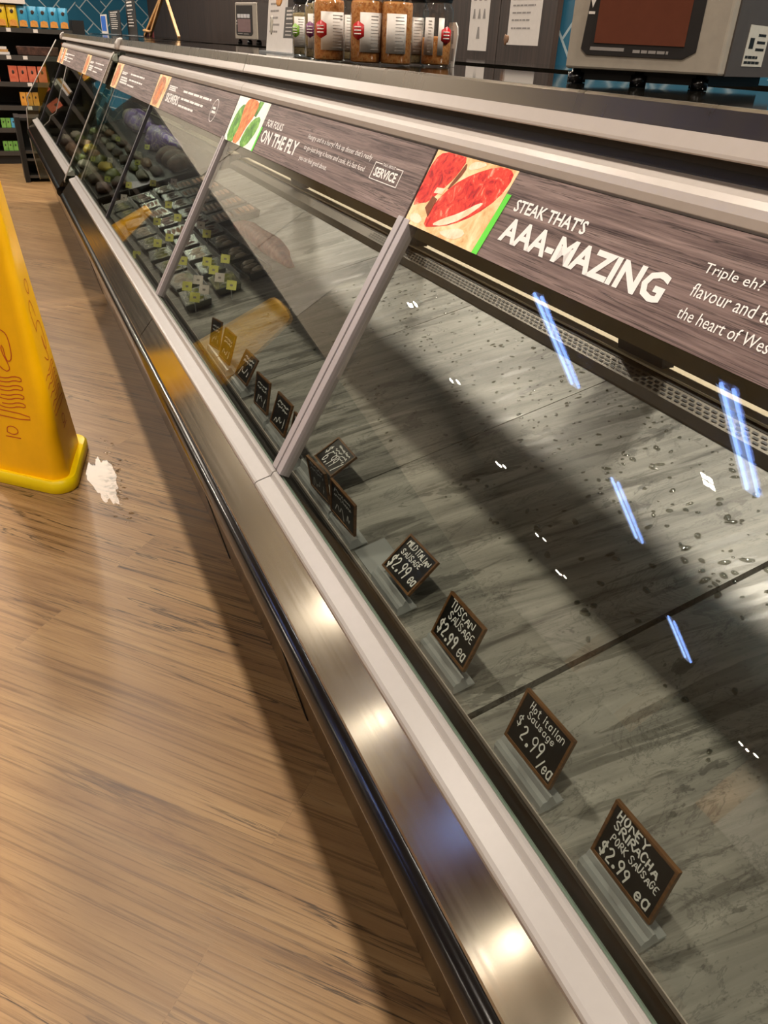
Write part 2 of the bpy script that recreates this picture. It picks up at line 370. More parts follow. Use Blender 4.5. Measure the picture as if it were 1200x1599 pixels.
# printed lettering: the built-in font turned into a mesh and fitted to a rectangle of frame m
def text_into(mb, m, s, u0, u1, v0, v1, h=0.0006, bold=0.0, shear=0.0, z=0.0):
    cu = bpy.data.curves.new('t', 'FONT'); cu.body = s; cu.extrude = 0.0; cu.offset = bold; cu.resolution_u = 2; cu.shear = shear
    ob = bpy.data.objects.new('t', cu); COL.objects.link(ob)
    dg = bpy.context.evaluated_depsgraph_get(); me = bpy.data.meshes.new_from_object(ob.evaluated_get(dg))
    xs = [v.co.x for v in me.vertices]; ys = [v.co.y for v in me.vertices]
    x0, x1, y0, y1 = min(xs), max(xs), min(ys), max(ys)
    f = lambda p: m @ Vector((u0 + (p.x-x0)/(x1-x0)*(u1-u0), v0 + (p.y-y0)/max(1e-6, y1-y0)*(v1-v0), z+h))
    mb.add([f(v.co) for v in me.vertices], [tuple(p.vertices) for p in me.polygons])
    bpy.data.objects.remove(ob); bpy.data.meshes.remove(me); bpy.data.curves.remove(cu)

# hand lettering: single strokes on a 4 x 6 cell
G = {
 'A': ['00 26 40', '12 32'], 'B': ['00 06 36 35 23 03', '23 32 31 20 00'], 'C': ['35 26 16 04 02 10 20 31'], 'D': ['00 06 26 44 42 20 00'],
 'E': ['36 06 00 30', '03 23'], 'F': ['36 06 00', '03 23'], 'G': ['35 26 16 04 02 10 20 32 33 23'], 'H': ['00 06', '30 36', '03 33'], 'I': ['10 16'],
 'J': ['36 31 20 10 01'], 'K': ['00 06', '36 03 30'], 'L': ['06 00 30'], 'M': ['00 06 23 46 40'], 'N': ['00 06 40 46'], 'O': ['16 04 02 10 20 32 34 26 16'],
 'P': ['00 06 26 35 34 23 03'], 'R': ['00 06 26 35 34 23 03', '13 40'], 'S': ['35 26 16 05 04 32 31 20 10 01'], 'T': ['06 46', '26 20'], 'U': ['06 02 10 20 32 36'],
 'Y': ['06 23 46', '23 20'], 'Z': ['06 36 00 30'],
 '$': ['35 26 16 05 04 32 31 20 10 01', '27 2/'], '2': ['05 16 26 35 34 00 30'], '9': ['34 23 13 04 05 16 26 35 34 20'], '6': ['26 04 02 10 20 31 32 23 13 02'], '.': ['10 11 21 20 10'], '/': ['00 36'],
 'e': ['02 32 33 24 14 03 01 10 20 31'], 'a': ['34 30', '33 24 14 03 01 10 20 31'], 'o': ['14 03 01 10 20 31 33 24 14'], 't': ['15 11 20 30', '04 24'], 'i': ['10 14', '15 16'],
 'l': ['16 10'], 'n': ['00 04', '03 14 24 33 30'], 's': ['33 24 14 03 31 20 10 01'], 'u': ['04 01 10 20 31', '34 30'], 'g': ['34 3/ 2. 1.', '33 24 14 03 01 10 20 31'], 'k': ['00 06', '34 02 30'],
}
def pt(c): 
    d = {'/': -1.0, '.': -2.0}
    return Vector((float(c[0]), d.get(c[1], float(c[1]) if c[1].isdigit() else 0)))
def hand(mb, m, s, u0, v0, ch, cw, wgt, rnd, slope=0.0, z=0.0):
    u = u0
    for c in s:
        if c == ' ': u += cw*0.6; continue
        dv = rnd.uniform(-0.08, 0.08)*ch + slope*(u-u0); k = rnd.uniform(0.9, 1.1)
        for st in G.get(c, ['00 36']):
            P = [pt(q) for q in st.split()]
            P = [Vector((u + p.x/4*cw*0.85*k + p.y/6*0.08*ch, v0 + dv + p.y/6*ch*k)) for p in P]
            stroke(mb, m, P, wgt*rnd.uniform(0.85, 1.15), z)
        u += cw*1.0 if c not in 'Iil.' else cw*0.62
def stroke(mb, m, P, wgt, z=0.0):
    Q = [P[0]]
    for i in range(1, len(P)-1):   # round the corners a little
        Q += [P[i]*0.75 + P[i-1]*0.25, P[i]*0.75 + P[i+1]*0.25]
    Q.append(P[-1]); n = len(Q); vs = []
    for i, p in enumerate(Q):
        d = (Q[min(i+1, n-1)] - Q[max(i-1, 0)])
        if d.length < 1e-9: d = Vector((1, 0))
        d.normalize(); e = d * (wgt*0.4 if i == n-1 else (-wgt*0.4 if i == 0 else 0)); o = Vector((-d.y, d.x))*wgt/2
        for q in (p+e+o, p+e-o): vs.append(m @ Vector((q.x, q.y, z+0.0004)))
    mb.add(vs, [(2*i+1, 2*i+3, 2*i+2, 2*i) for i in range(n-1)])
def scribble(mb, m, u0, u1, v, amp, wgt, rnd, z=0.0):
    u = u0
    while u < u1:
        L = min(rnd.uniform(0.25, 0.5)*(u1-u0)+amp, u1-u); n = max(3, int(L/amp/0.5))
        P = [Vector((u + L*i/n, v + rnd.uniform(-1, 1)*amp*0.5 + (amp*0.5 if i % 2 else -amp*0.4))) for i in range(n+1)]
        stroke(mb, m, P, wgt, z); u += L + amp*0.8
def lines(mb, m, u0, u1, vs, th, rnd, z=0.0, words=True):     # lines of print too small to read
    for v in vs:
        u = u0; end = u0 + (u1-u0)*rnd.uniform(0.7, 1.0)
        while u < end:
            L = min((u1-u0)*rnd.uniform(0.08, 0.22) if words else u1-u0, end-u)
            mb.extrude(m @ Matrix.Translation((0, 0, z)), [(u, v), (u+L, v), (u+L, v+th), (u, v+th)], 0.0003); u += L + (u1-u0)*0.025

# ------------------------------------------------------------------ room shell
CZ = 3.5
struct(MB().box(-13, 2.1, -5, 12, ZF-0.05, ZF).build('floor', 'floor'))
struct(MB().box(-13, 2.1, -5, 12, CZ, CZ+0.1).build('ceiling', 'ceiling'))
wr = MB(); wr.box(2.1, 2.2, -5, 12, ZF-0.05, CZ+0.1); wr = struct(wr.build('wall_right', 'tile_x'))
y = 2.97
k = 0
while y < 11.9:
    y1 = min(y + (0.42 if k == 0 else 1.25), 12.0)
    struct(MB().box(2.075, 2.10, y + 0.002, y1 - 0.002, ZF, CZ).build('trim_%d' % (k+1), 'woodwall')); y = y1; k += 1
struct(MB().box(-0.6, 2.2, 12, 12.1, ZF-0.05, CZ+0.1).build('wall_back', 'tile_y'))
wb = MB(); wb.box(-13.1, -0.6, 12, 12.1, ZF-0.05, 2.0); struct(wb.build('wall_back_lower', 'shelf'))
k = 0; x = -0.6
while x > -13:
    x1 = max(x - 1.3, -13.1); struct(MB().box(x1 + 0.012, x, 11.99, 12.1, 2.015, CZ+0.1).build('trim_%d' % (k+20), 'greywall' if x > -4.2 else 'greywall2')); x = x1; k += 1
struct(MB().box(-13.1, -13, -5, 12, ZF-0.05, CZ+0.1).build('wall_left', 'beigewall'))
for i, (ya, yb, mt) in enumerate(((-5, 3.9, 'greywall2'), (3.9, 5.05, 'greywall'), (5.05, 5.5, 'tanwall'), (5.5, 7.2, 'brownwall'), (7.2, 7.7, 'tanwall'), (7.7, 8.9, 'greywall'), (8.9, 9.3, 'tanwall'), (9.3, 11.98, 'greywall'))):  # unseen panels, toned to give the bands mirrored in the steel fronts
    struct(MB().box(-13.0, -12.97, ya, yb, 2.3, CZ).build('trim_%d' % (i+50), mt))
struct(MB().box(-13.1, 2.2, -5.1, -5, ZF-0.05, CZ+0.1).build('wall_front', 'beigewall'))

# ------------------------------------------------------------------ lamps
def area(name, parent, loc, size, watt, col, shape='DISK', sy=None, rot=(0, 0, 0)):
    l = bpy.data.lights.new(name, 'AREA'); l.shape = shape; l.size = size; l.energy = watt; l.color = col
    if sy: l.size_y = sy
    o = bpy.data.objects.new(name, l); COL.objects.link(o); o.parent = parent; o.location = Vector(loc) - Vector(parent.location); o.rotation_euler = rot
    return o
MT['lampglow'] = emit('lit lamp glass', '#fff0d8', 6.0); MT['headglow'] = emit('lit spot lens', '#fff6ea', 45.0); MT['tubeglow'] = emit('lit fluorescent tube', '#7fa4ff', 14.0)
MT['tubewarm'] = emit('lit canopy tube', '#f2ead2', 1.2); MT['lampcan'] = plain('white lamp can', '#d8d4cc', 0.5)
def spot_can(x, y, watt, label, group, col=WARM, spread=150, size=0.14):
    t = thing('ceiling_downlight', label, 'ceiling light', (x, y, CZ), group)
    mb = MB(); mb.lathe((x, y, 0), [(0.10, CZ), (0.10, CZ-0.06), (0.085, CZ-0.06), (0.08, CZ-0.035)], 24); mb.build('housing', 'lampcan', t, True)
    mb = MB(); mb.lathe((x, y, 0), [(0.078, CZ-0.036), (0.078, CZ-0.050), (0.001, CZ-0.055)], 24); mb.build('lens', 'lampglow', t, True)
    a = area('lamp', t, (x, y, CZ-0.075), size, watt, col); a.data.spread = math.radians(spread)
for y in (-1.6, 0.2, 1.9, 3.6, 5.4, 7.2): spot_can(-0.10, y, AISLE_W, 'round ceiling downlight in the row above the aisle in front of the meat case', 'aisle downlights')
for y in (-0.6, 1.9, 4.4, 7.2): spot_can(1.96, y, STAFF_W, 'round ceiling downlight in the row above the staff side behind the counter', 'staff side downlights', WARM, 150, 0.26)
def tube_light(x, y, label):
    t = thing('fluorescent_light', label, 'ceiling light', (x, y, CZ), 'fluorescent battens across the store')
    MB().box(x-0.62, x+0.62, y-0.10, y+0.10, CZ-0.05, CZ).build('housing', 'lampcan', t)
    for dy in (-0.06, 0.06): MB().tube([(x-0.6, y+dy, CZ-0.065), (x+0.6, y+dy, CZ-0.065)], 0.013).build('tube', 'tubeglow', t, True)
    area('lamp', t, (x, y, CZ-0.085), 1.2, TUBE_W, COOL, 'RECTANGLE', 0.17)
for x, y in ((-3.7, 6.06), (-6.45, 6.06), (-9.6, 6.1), (-3.7, 3.66)):
    tube_light(x, y, 'twin tube fluorescent ceiling batten seen as a bluish streak in the case glass')
for x, y in ((-2.3, 1.3), (-2.3, -0.1), (-2.3, -1.6)): spot_can(x, y, 11.0, 'added round ceiling downlight, out of view, for warm bands on the steel fronts', 'added shop floor downlights', WARM, 150, 0.30)  # unseen downlights added to put warm bands on the steel fronts
def twin_spot(x, y):  # two heads on a short bar
    t = thing('twin_spotlight', 'small twin ceiling spotlight, most seen as two white dots in the case glass, others added', 'ceiling light', (x, y, CZ), 'twin spotlights far across the store')
    MB().box(x-0.06, x+0.06, y-0.26, y+0.26, CZ-0.03, CZ).build('housing', 'lampcan', t)
    for d in (-0.17, 0.17):
        mb = MB(); mb.lathe((x-d*0.4, y+d, 0), [(0.04, CZ-0.03), (0.065, CZ-0.10)], 16); hd = mb.build('lamp_head', 'lampcan', t, True)
        mb = MB(); mb.lathe((x-d*0.4, y+d, 0), [(0.050, CZ-0.101), (0.050, CZ-0.106)], 16); mb.build('lamp_lens', 'headglow', t)
    if x > -5 or x in (-8.4, -11.9): area('lamp', t, (x, y, CZ-0.12), 0.06, FAR_W if x > -11 else FAR_W*0.5, WARM)
for x in (-2.0, -4.7, -6.3, -8.4, -10.6, -11.9): twin_spot(x, 10.3)  # first fixture added to light the back wall, the others mirrored in the glass
twin_spot(-11.9, 5.2)  # added to light the upper left wall
sq = thing('square_downlight', 'small square four cell ceiling light seen as a white patch in the case glass', 'ceiling light', (-4.63, 4.28, CZ))
MB().box(-4.74, -4.52, 4.20, 4.36, CZ-0.03, CZ).build('housing', 'lampcan', sq)
for qx in (-4.72, -4.62):
    for qy in (4.21, 4.29): MB().box(qx, qx+0.07, qy, qy+0.055, CZ-0.034, CZ-0.03).build('lit_cell', 'headglow', sq)
def panel_light(x, y, sx, sy, watt, label):
    t = thing('ceiling_panel_light', label, 'ceiling light', (x, y, CZ), 'flush ceiling panels')
    MB().box(x-sx/2-0.03, x+sx/2+0.03, y-sy/2-0.03, y+sy/2+0.03, CZ-0.03, CZ).build('housing', 'lampcan', t)
    area('lamp', t, (x, y, CZ-0.04), sx, watt, WARM, 'RECTANGLE', sy)
for x, y, wt in ((0.45, 8.6, 0.6), (-2.0, 8.6, 0.8), (-6.5, -1.5, 1.2), (-9.0, 2.0, 1.0)):  # first panel mirrored in the puddle, the others added as fill
    panel_light(x, y, 1.2, 1.8, FILL_W*wt, 'flush warm ceiling fill panel over the shop floor, out of view')

# ------------------------------------------------------------------ meat case, near run
GB = Vector((0.3125, 0, 0.726)); GT = Vector((0.5705, 0, 1.2010)); GD = (GT-GB).normalized()      # glass line in section
SA = Vector((0.5195, 0, 1.1000)); SB = Vector((0.5674, 0, 1.1945)); SE = (SB-SA).normalized()      # sign band
def gl(t): return GB + (GT-GB)*t
def deckz(x): return 0.60 + 0.25*(x-0.413)
PX = 0.006
def case_shell(t, y0, y1, joints_rail, joints_panel, panels, sign_joints, nose_joints):
    body = MB(); body.prism_y([(0.250, 0.622), (0.367, ZF), (1.06, ZF), (1.06, 0.70), (0.30, 0.56)], y0, y1)
    body.build('lower_body', 'body', t)
    pj = [y0] + joints_panel + [y1]
    for a, b in zip(pj, pj[1:]):
        m = MB(); m.prism_y([(0.2770, 0.708), (0.2400, 0.6635), (0.2385, 0.6610), (0.2400, 0.6585), (0.300, 0.6585), (0.300, 0.708)], a + 0.002, b - 0.002); m.build('front_panel', 'steel', t)
        m = MB(); cx, cz, r = 0.2445, 0.6345, 0.0220
        prof = [(cx + r*math.cos(th), cz + r*1.05*math.sin(th)) for th in [math.radians(d) for d in range(80, 301, 20)]] + [(0.27, 0.614), (0.27, 0.656)]
        m.prism_y(prof, a + 0.001, b - 0.001); bo = m.build('bumper', 'black', t, True); bo.modifiers.new('edge_split', 'EDGE_SPLIT')
    rj = [y0] + joints_rail + [y1]
    for a, b in zip(rj, rj[1:]):
        m = MB(); m.prism_y([(0.2752, 0.7135), (0.2765, 0.7168), (0.2800, 0.7190), (0.3000, 0.7248), (0.3018, 0.7242), (0.3035, 0.7270), (0.3052, 0.7300), (0.3085, 0.7318), (0.3120, 0.7316), (0.3140, 0.7290), (0.3165, 0.7230), (0.3200, 0.7050), (0.2760, 0.7075)], a + 0.0015, b - 0.0015)
        m.build('bumper_rail', 'white', t)
    # inside front air channel
    for pf in ([(0.300, 0.705), (0.3205, 0.705), (0.352, 0.585), (0.345, 0.56), (0.300, 0.60)], [(0.352, 0.585), (0.396, 0.575), (0.396, 0.555), (0.345, 0.56)], [(0.396, 0.575), (0.403, 0.5985), (0.4075, 0.5985), (0.4075, 0.555), (0.396, 0.555)]):
        m = MB(); m.prism_y(pf, y0, y1); m.build('air_channel', 'trough', t)
    m = MB(); m.prism_y([(0.3150, 0.7245), (0.3165, 0.7275), (0.3205, 0.7235), (0.3195, 0.7205)], y0, y1); m.build('glass_edge_strip', 'edge', t)
    m = MB(); m.prism_y([(0.4062, 0.6000), (0.4066, 0.6062), (0.4084, 0.6058), (0.4082, 0.5990)], y0, y1); m.build('deck_lip', 'silver', t)
    # rear: slotted grille, sill, door frame
    m = MB(); m.prism_y([(1.040, deckz(1.04)-0.02), (1.040, deckz(1.04)+0.004), (1.046, deckz(1.04)+0.022), (1.078, 0.792), (1.086, 0.79), (1.086, 0.72)], y0, y1); m.build('rear_grille', 'lip', t)
    m = MB(); yy = y0 + 0.01
    A = Vector((1.0468, 0, deckz(1.04)+0.0232)); B = Vector((1.0772, 0, 0.7928)); D = (B-A)
    if y0 < 2:
        while yy < 2.4:
            for j in (0.16, 0.44, 0.72):
                p = A + D*j; q = A + D*(j+0.14); o = 0.009*(1 if j == 0.44 else 0)
                n = Vector((-D.z, 0, D.x)).normalized()*0.0006
                m.add([(p+n) + Vector((0, yy+o, 0)), (q+n) + Vector((0, yy+o, 0)), (q+n) + Vector((0, yy+o+0.012, 0)), (p+n) + Vector((0, yy+o+0.012, 0))], [(3, 2, 1, 0)])
            yy += 0.0185
        m.build('grille_slots', 'blackmat', t)
    m = MB(); m.prism_y([(1.082, 0.74), (1.082, 0.792), (1.145, 0.796), (1.145, 0.74)], y0, y1); m.build('rear_sill', 'blackmat', t)
    m = MB(); m.prism_y([(0.985, 1.215), (0.985, 1.245), (1.025, 1.245), (1.025, 1.215)], y0, y1); m.build('rear_door_rail', 'blackmat', t)
    yy = y0 + (0.02 if y0 > 2 else -0.02 + 0.0)
    while yy < y1:
        a = max(y0, yy); b = min(y1, yy + 0.13)
        m = MB(); m.prism_y([(1.085, 0.81), (1.115, 0.81), (1.025, 1.216), (0.995, 1.216)], a, b); m.build('rear_door_stile', 'blackmat', t); yy += 1.05
    m = MB(); m.prism_y([(1.092, 0.7965), (1.092, 0.8010), (1.140, 0.8020), (1.140, 0.7965)], y0, y1); m.build('rear_gap_strip', 'cream', t)  # cream strip stands in for the lit area beyond the rear gap
    m = MB(); m.prism_y([(1.118, 0.834), (1.116, 0.878), (1.130, 0.880), (1.132, 0.836)], y0, y1); m.build('rear_door_bottom_rail', 'blackmat', t)
    # canopy: band over the sign, dark recess, nose and soffit
    nj = [y0] + nose_joints + [y1]
    for a, b in zip(nj, nj[1:]):
        m = MB(); m.prism_y([(0.5668, 1.1965), (0.5640, 1.2000), (0.5640, 1.2085), (0.5668, 1.2160), (0.5720, 1.2215), (0.5790, 1.2265), (0.5850, 1.2285), (0.5850, 1.1965)], a + 0.001, b - 0.001); m.build('sign_moulding', 'silver', t, False, 0.0006)
    m = MB(); m.prism_y([(0.5675, 1.1900), (0.5650, 1.1965), (0.5850, 1.1965), (0.600, 1.1965), (0.600, 1.190)], y0, y1); m.build('sign_channel', 'lip', t)
    m = MB(); m.prism_y([(0.584, 1.1965), (0.600, 1.236), (0.600, 1.2455), (1.025, 1.2455), (1.025, 1.236), (0.66, 1.222), (0.62, 1.190), (0.600, 1.190)], y0, y1); m.build('canopy', 'dark', t)
    m = MB(); m.prism_y([(0.561, 1.066), (0.561, 1.085), (0.566, 1.160), (0.604, 1.190), (0.604, 1.066)], y0, y1); m.build('soffit', 'olive', t)
    # glass and mullions
    for a, b in panels:
        m = MB(); n = Vector((GD.z, 0, -GD.x))*PX
        m.prism_y([(GB.x, GB.z), (GT.x, GT.z), (GT.x + n.x, GT.z + n.z), (GB.x + n.x, GB.z + n.z)], a, b); m.build('front_glass', 'pane', t)
def mullion(t, y, wdt, thick=True, top=0.80):
    n = Vector((-GD.z, 0, GD.x)); p0 = gl(0.012); p1 = gl(top); h = 0.0055 if thick else 0.003
    def bar(a, b, z0, z1, nm, mat):
        m = MB(); q = [p0 + n*z0, p1 + n*z0, p1 + n*z1, p0 + n*z1]; m.prism_y([(v.x, v.z) for v in q], a, b); return m.build(nm, mat, t, False, 0.0008 if thick else 0)
    if thick:
        bar(y - wdt, y - 0.0022, -0.012, h, 'mullion', 'alu'); bar(y + 0.0022, y + wdt, -0.012, h, 'mullion', 'alu'); bar(y - 0.0022, y + 0.0022, -0.012, h-0.003, 'mullion_groove', 'alud')
    else: bar(y - wdt, y + wdt, -0.008, h, 'mullion', 'alud')

case = thing('display_case', 'long glass fronted service meat case with printed sign band and nearly empty stone look deck', 'display case', (0.6, 1.5, ZF))
MJ = [1.045, 2.080, 3.114]
Y0, Y1 = -1.03, 4.13
case_shell(case, Y0, Y1, [0.010, 1.045, ], [1.96], [(Y0, 0.006), (0.012, 1.043), (1.047, 2.078), (2.082, 3.112), (3.116, Y1)], MJ, [2.084])
mullion(case, 1.045, 0.0185); mullion(case, 2.080, 0.0140); mullion(case, 0.008, 0.020); mullion(case, 3.114, 0.0075, False)
# deck pans
dj = [-1.03, -0.55, 0.010, 0.575, 1.143, 1.690, 2.25, 2.85, 3.45, 4.13]
for i, (a, b) in enumerate(zip(dj, dj[1:])):
    g = 0.0045 if abs(a - 0.575) < 0.01 else 0.0012; g2 = 0.0045 if abs(b - 0.575) < 0.01 else 0.0012
    m = MB(); m.prism_y([(0.409, deckz(0.409)), (1.040, deckz(1.040)), (1.040, deckz(1.04)-0.012), (0.409, deckz(0.409)-0.012)], a + g, b - g2); m.build('deck_pan', 'deck', case)
m = MB(); m.prism_y([(0.405, 0.585), (1.045, 0.744), (1.045, 0.70), (0.405, 0.54)], Y0, Y1); m.build('pan_support', 'trough', case)
for yy in (1.05, 1.66):      # dark levelling clips under the kick
    m = MB(); m.prism_y([(0.272, 0.52), (0.36, ZF+0.02), (0.37, ZF+0.02), (0.30, 0.52)], yy, yy + 0.012); m.build('kick_clip', 'blackmat', case)

# ---- printed signs on the glass
def sign(t, ya, yb, name, mat='barn'):
    """ya: far end (left in the photo), yb: near end. Returns the sign and its frame: x along the sign, y up the slope, z towards the shopper."""
    n = Vector((-SE.z, 0, SE.x)); o = Vector((SA.x, ya, SA.z)) + n*0.0075
    fr = frame(o, (0, -1, 0), SE)
    m = MB(); m.extrude(fr @ Matrix.Translation((0, 0, -0.002)), [(0.001, 0), (ya-yb-0.001, 0), (ya-yb-0.001, 0.1055), (0.001, 0.1055)], 0.002)
    return m.build('header_sign', mat, t), fr
def pic(s, fr, poly, mat, z, name='picture'):
    if len(poly) > 4:
        for _ in range(1):
            q = []
            for i in range(len(poly)):
                a, b = poly[i], poly[(i+1) % len(poly)]
                q += [(a[0]*0.75 + b[0]*0.25, a[1]*0.75 + b[1]*0.25), (a[0]*0.25 + b[0]*0.75, a[1]*0.25 + b[1]*0.75)]
            poly = q
    m = MB(); m.extrude(fr @ Matrix.Translation((0, 0, z)), poly, 0.0003); return sub(m, name, mat, s)
def sub(m, name, mat, s):     # a part of the sign: parent matrix is only the case's offset
    o = m.build(name, mat, None); o.parent = s; o.location = Vector((0, 0, 0)); return o
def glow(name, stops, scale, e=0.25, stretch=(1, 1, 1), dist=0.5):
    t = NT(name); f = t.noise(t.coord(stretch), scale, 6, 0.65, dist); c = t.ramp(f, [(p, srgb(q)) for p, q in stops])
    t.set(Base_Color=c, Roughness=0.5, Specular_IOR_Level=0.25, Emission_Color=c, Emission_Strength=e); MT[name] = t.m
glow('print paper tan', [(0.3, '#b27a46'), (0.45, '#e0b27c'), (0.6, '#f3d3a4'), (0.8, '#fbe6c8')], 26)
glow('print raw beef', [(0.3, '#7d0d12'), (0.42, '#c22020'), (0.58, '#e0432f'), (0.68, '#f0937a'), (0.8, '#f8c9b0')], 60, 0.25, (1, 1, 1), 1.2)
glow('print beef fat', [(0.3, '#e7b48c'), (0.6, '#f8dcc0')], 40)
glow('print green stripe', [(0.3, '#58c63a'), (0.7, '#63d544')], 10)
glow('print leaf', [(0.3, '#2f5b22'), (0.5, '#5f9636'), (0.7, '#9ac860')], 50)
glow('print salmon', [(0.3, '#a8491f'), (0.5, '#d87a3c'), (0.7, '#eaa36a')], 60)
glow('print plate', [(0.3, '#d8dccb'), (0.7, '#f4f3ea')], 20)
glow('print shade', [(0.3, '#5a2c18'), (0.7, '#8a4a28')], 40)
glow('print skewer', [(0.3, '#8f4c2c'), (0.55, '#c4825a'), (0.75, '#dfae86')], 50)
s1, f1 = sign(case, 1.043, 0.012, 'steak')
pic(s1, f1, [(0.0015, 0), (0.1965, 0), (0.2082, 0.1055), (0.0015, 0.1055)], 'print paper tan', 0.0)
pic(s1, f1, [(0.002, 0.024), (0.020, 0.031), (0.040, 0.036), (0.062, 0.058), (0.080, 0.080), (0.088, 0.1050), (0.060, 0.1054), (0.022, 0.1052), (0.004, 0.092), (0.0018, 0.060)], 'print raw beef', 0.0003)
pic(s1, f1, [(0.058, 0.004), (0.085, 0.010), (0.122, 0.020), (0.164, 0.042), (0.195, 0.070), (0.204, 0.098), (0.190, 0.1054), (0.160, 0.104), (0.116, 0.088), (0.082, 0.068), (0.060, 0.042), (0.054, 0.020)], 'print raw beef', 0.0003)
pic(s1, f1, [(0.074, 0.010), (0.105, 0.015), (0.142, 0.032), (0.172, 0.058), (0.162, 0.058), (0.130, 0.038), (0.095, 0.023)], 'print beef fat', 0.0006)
pic(s1, f1, [(0.044, 0.050), (0.066, 0.052), (0.068, 0.060), (0.046, 0.058)], 'print beef fat', 0.0006)
pic(s1, f1, [(0.072, 0.060), (0.078, 0.062), (0.096, 0.088), (0.090, 0.100), (0.085, 0.088)], 'print shade', 0.0006)
pic(s1, f1, [(0.040, 0.028), (0.058, 0.018), (0.060, 0.044), (0.046, 0.046)], 'print shade', 0.0006)
pic(s1, f1, [(0.1955, 0), (0.2080, 0), (0.2172, 0.0775), (0.2072, 0.0775)], 'print green stripe', 0.0006)
for mq in ([(0.010, 0.006), (0.040, 0.004), (0.048, 0.012), (0.030, 0.018), (0.012, 0.015)], [(0.100, 0.005), (0.140, 0.003), (0.165, 0.015), (0.150, 0.022), (0.115, 0.012)], [(0.100, 0.090), (0.125, 0.096), (0.140, 0.104), (0.110, 0.104), (0.098, 0.098)]): pic(s1, f1, mq, 'print beef fat', 0.0003)
m = MB()
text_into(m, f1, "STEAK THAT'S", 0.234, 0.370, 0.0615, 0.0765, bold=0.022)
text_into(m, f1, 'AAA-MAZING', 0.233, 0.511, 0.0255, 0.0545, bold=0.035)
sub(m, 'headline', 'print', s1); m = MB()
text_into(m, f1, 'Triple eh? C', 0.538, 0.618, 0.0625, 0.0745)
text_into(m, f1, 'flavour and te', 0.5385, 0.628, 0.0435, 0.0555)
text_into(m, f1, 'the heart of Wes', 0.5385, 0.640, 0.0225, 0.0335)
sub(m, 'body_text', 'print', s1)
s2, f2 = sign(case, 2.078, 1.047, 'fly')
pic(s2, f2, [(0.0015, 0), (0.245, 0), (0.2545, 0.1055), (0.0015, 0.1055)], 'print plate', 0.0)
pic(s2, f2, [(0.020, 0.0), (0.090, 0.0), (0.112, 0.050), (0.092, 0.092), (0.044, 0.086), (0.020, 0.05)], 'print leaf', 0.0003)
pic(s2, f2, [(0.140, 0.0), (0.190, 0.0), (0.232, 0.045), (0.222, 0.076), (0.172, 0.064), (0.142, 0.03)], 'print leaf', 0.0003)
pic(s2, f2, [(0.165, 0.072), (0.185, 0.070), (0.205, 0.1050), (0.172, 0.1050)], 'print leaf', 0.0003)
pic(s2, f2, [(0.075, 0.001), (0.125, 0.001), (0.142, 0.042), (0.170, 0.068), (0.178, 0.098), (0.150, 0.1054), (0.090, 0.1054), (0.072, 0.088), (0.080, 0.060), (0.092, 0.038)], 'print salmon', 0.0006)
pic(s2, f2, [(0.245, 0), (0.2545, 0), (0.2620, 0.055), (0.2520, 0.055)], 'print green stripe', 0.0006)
m = MB()
text_into(m, f2, 'FOR FOLKS', 0.279, 0.388, 0.0595, 0.0745, bold=0.02)
text_into(m, f2, 'ON THE FLY', 0.276, 0.515, 0.0245, 0.0525, bold=0.03)
sub(m, 'headline', 'print', s2); m = MB()
text_into(m, f2, "Hungry and in a hurry? Pick up dinner that's ready", 0.544, 0.848, 0.0605, 0.0725)
text_into(m, f2, "to go\u2013just bring it home and cook. It's fast food", 0.545, 0.838, 0.0405, 0.0525)
text_into(m, f2, 'you can feel good about.', 0.542, 0.690, 0.0200, 0.0315)
sub(m, 'body_text', 'print', s2); m = MB()
text_into(m, f2, 'TALK ABOUT', 0.895, 0.940, 0.0610, 0.0655)
text_into(m, f2, 'SERVICE', 0.876, 0.956, 0.0430, 0.0575, bold=0.03)
for p in ([(0.866, 0.063), (0.892, 0.063), (0.892, 0.0642), (0.866, 0.0642)], [(0.943, 0.063), (0.967, 0.063), (0.967, 0.0642), (0.943, 0.0642)], [(0.868, 0.0375), (0.965, 0.0375), (0.965, 0.0387), (0.868, 0.0387)],
          [(0.866, 0.0375), (0.8675, 0.0375), (0.8675, 0.0642), (0.866, 0.0642)], [(0.9655, 0.0375), (0.967, 0.0375), (0.967, 0.0642), (0.9655, 0.0642)]): m.extrude(f2, p, 0.0006)
sub(m, 'service_emblem', 'print', s2)
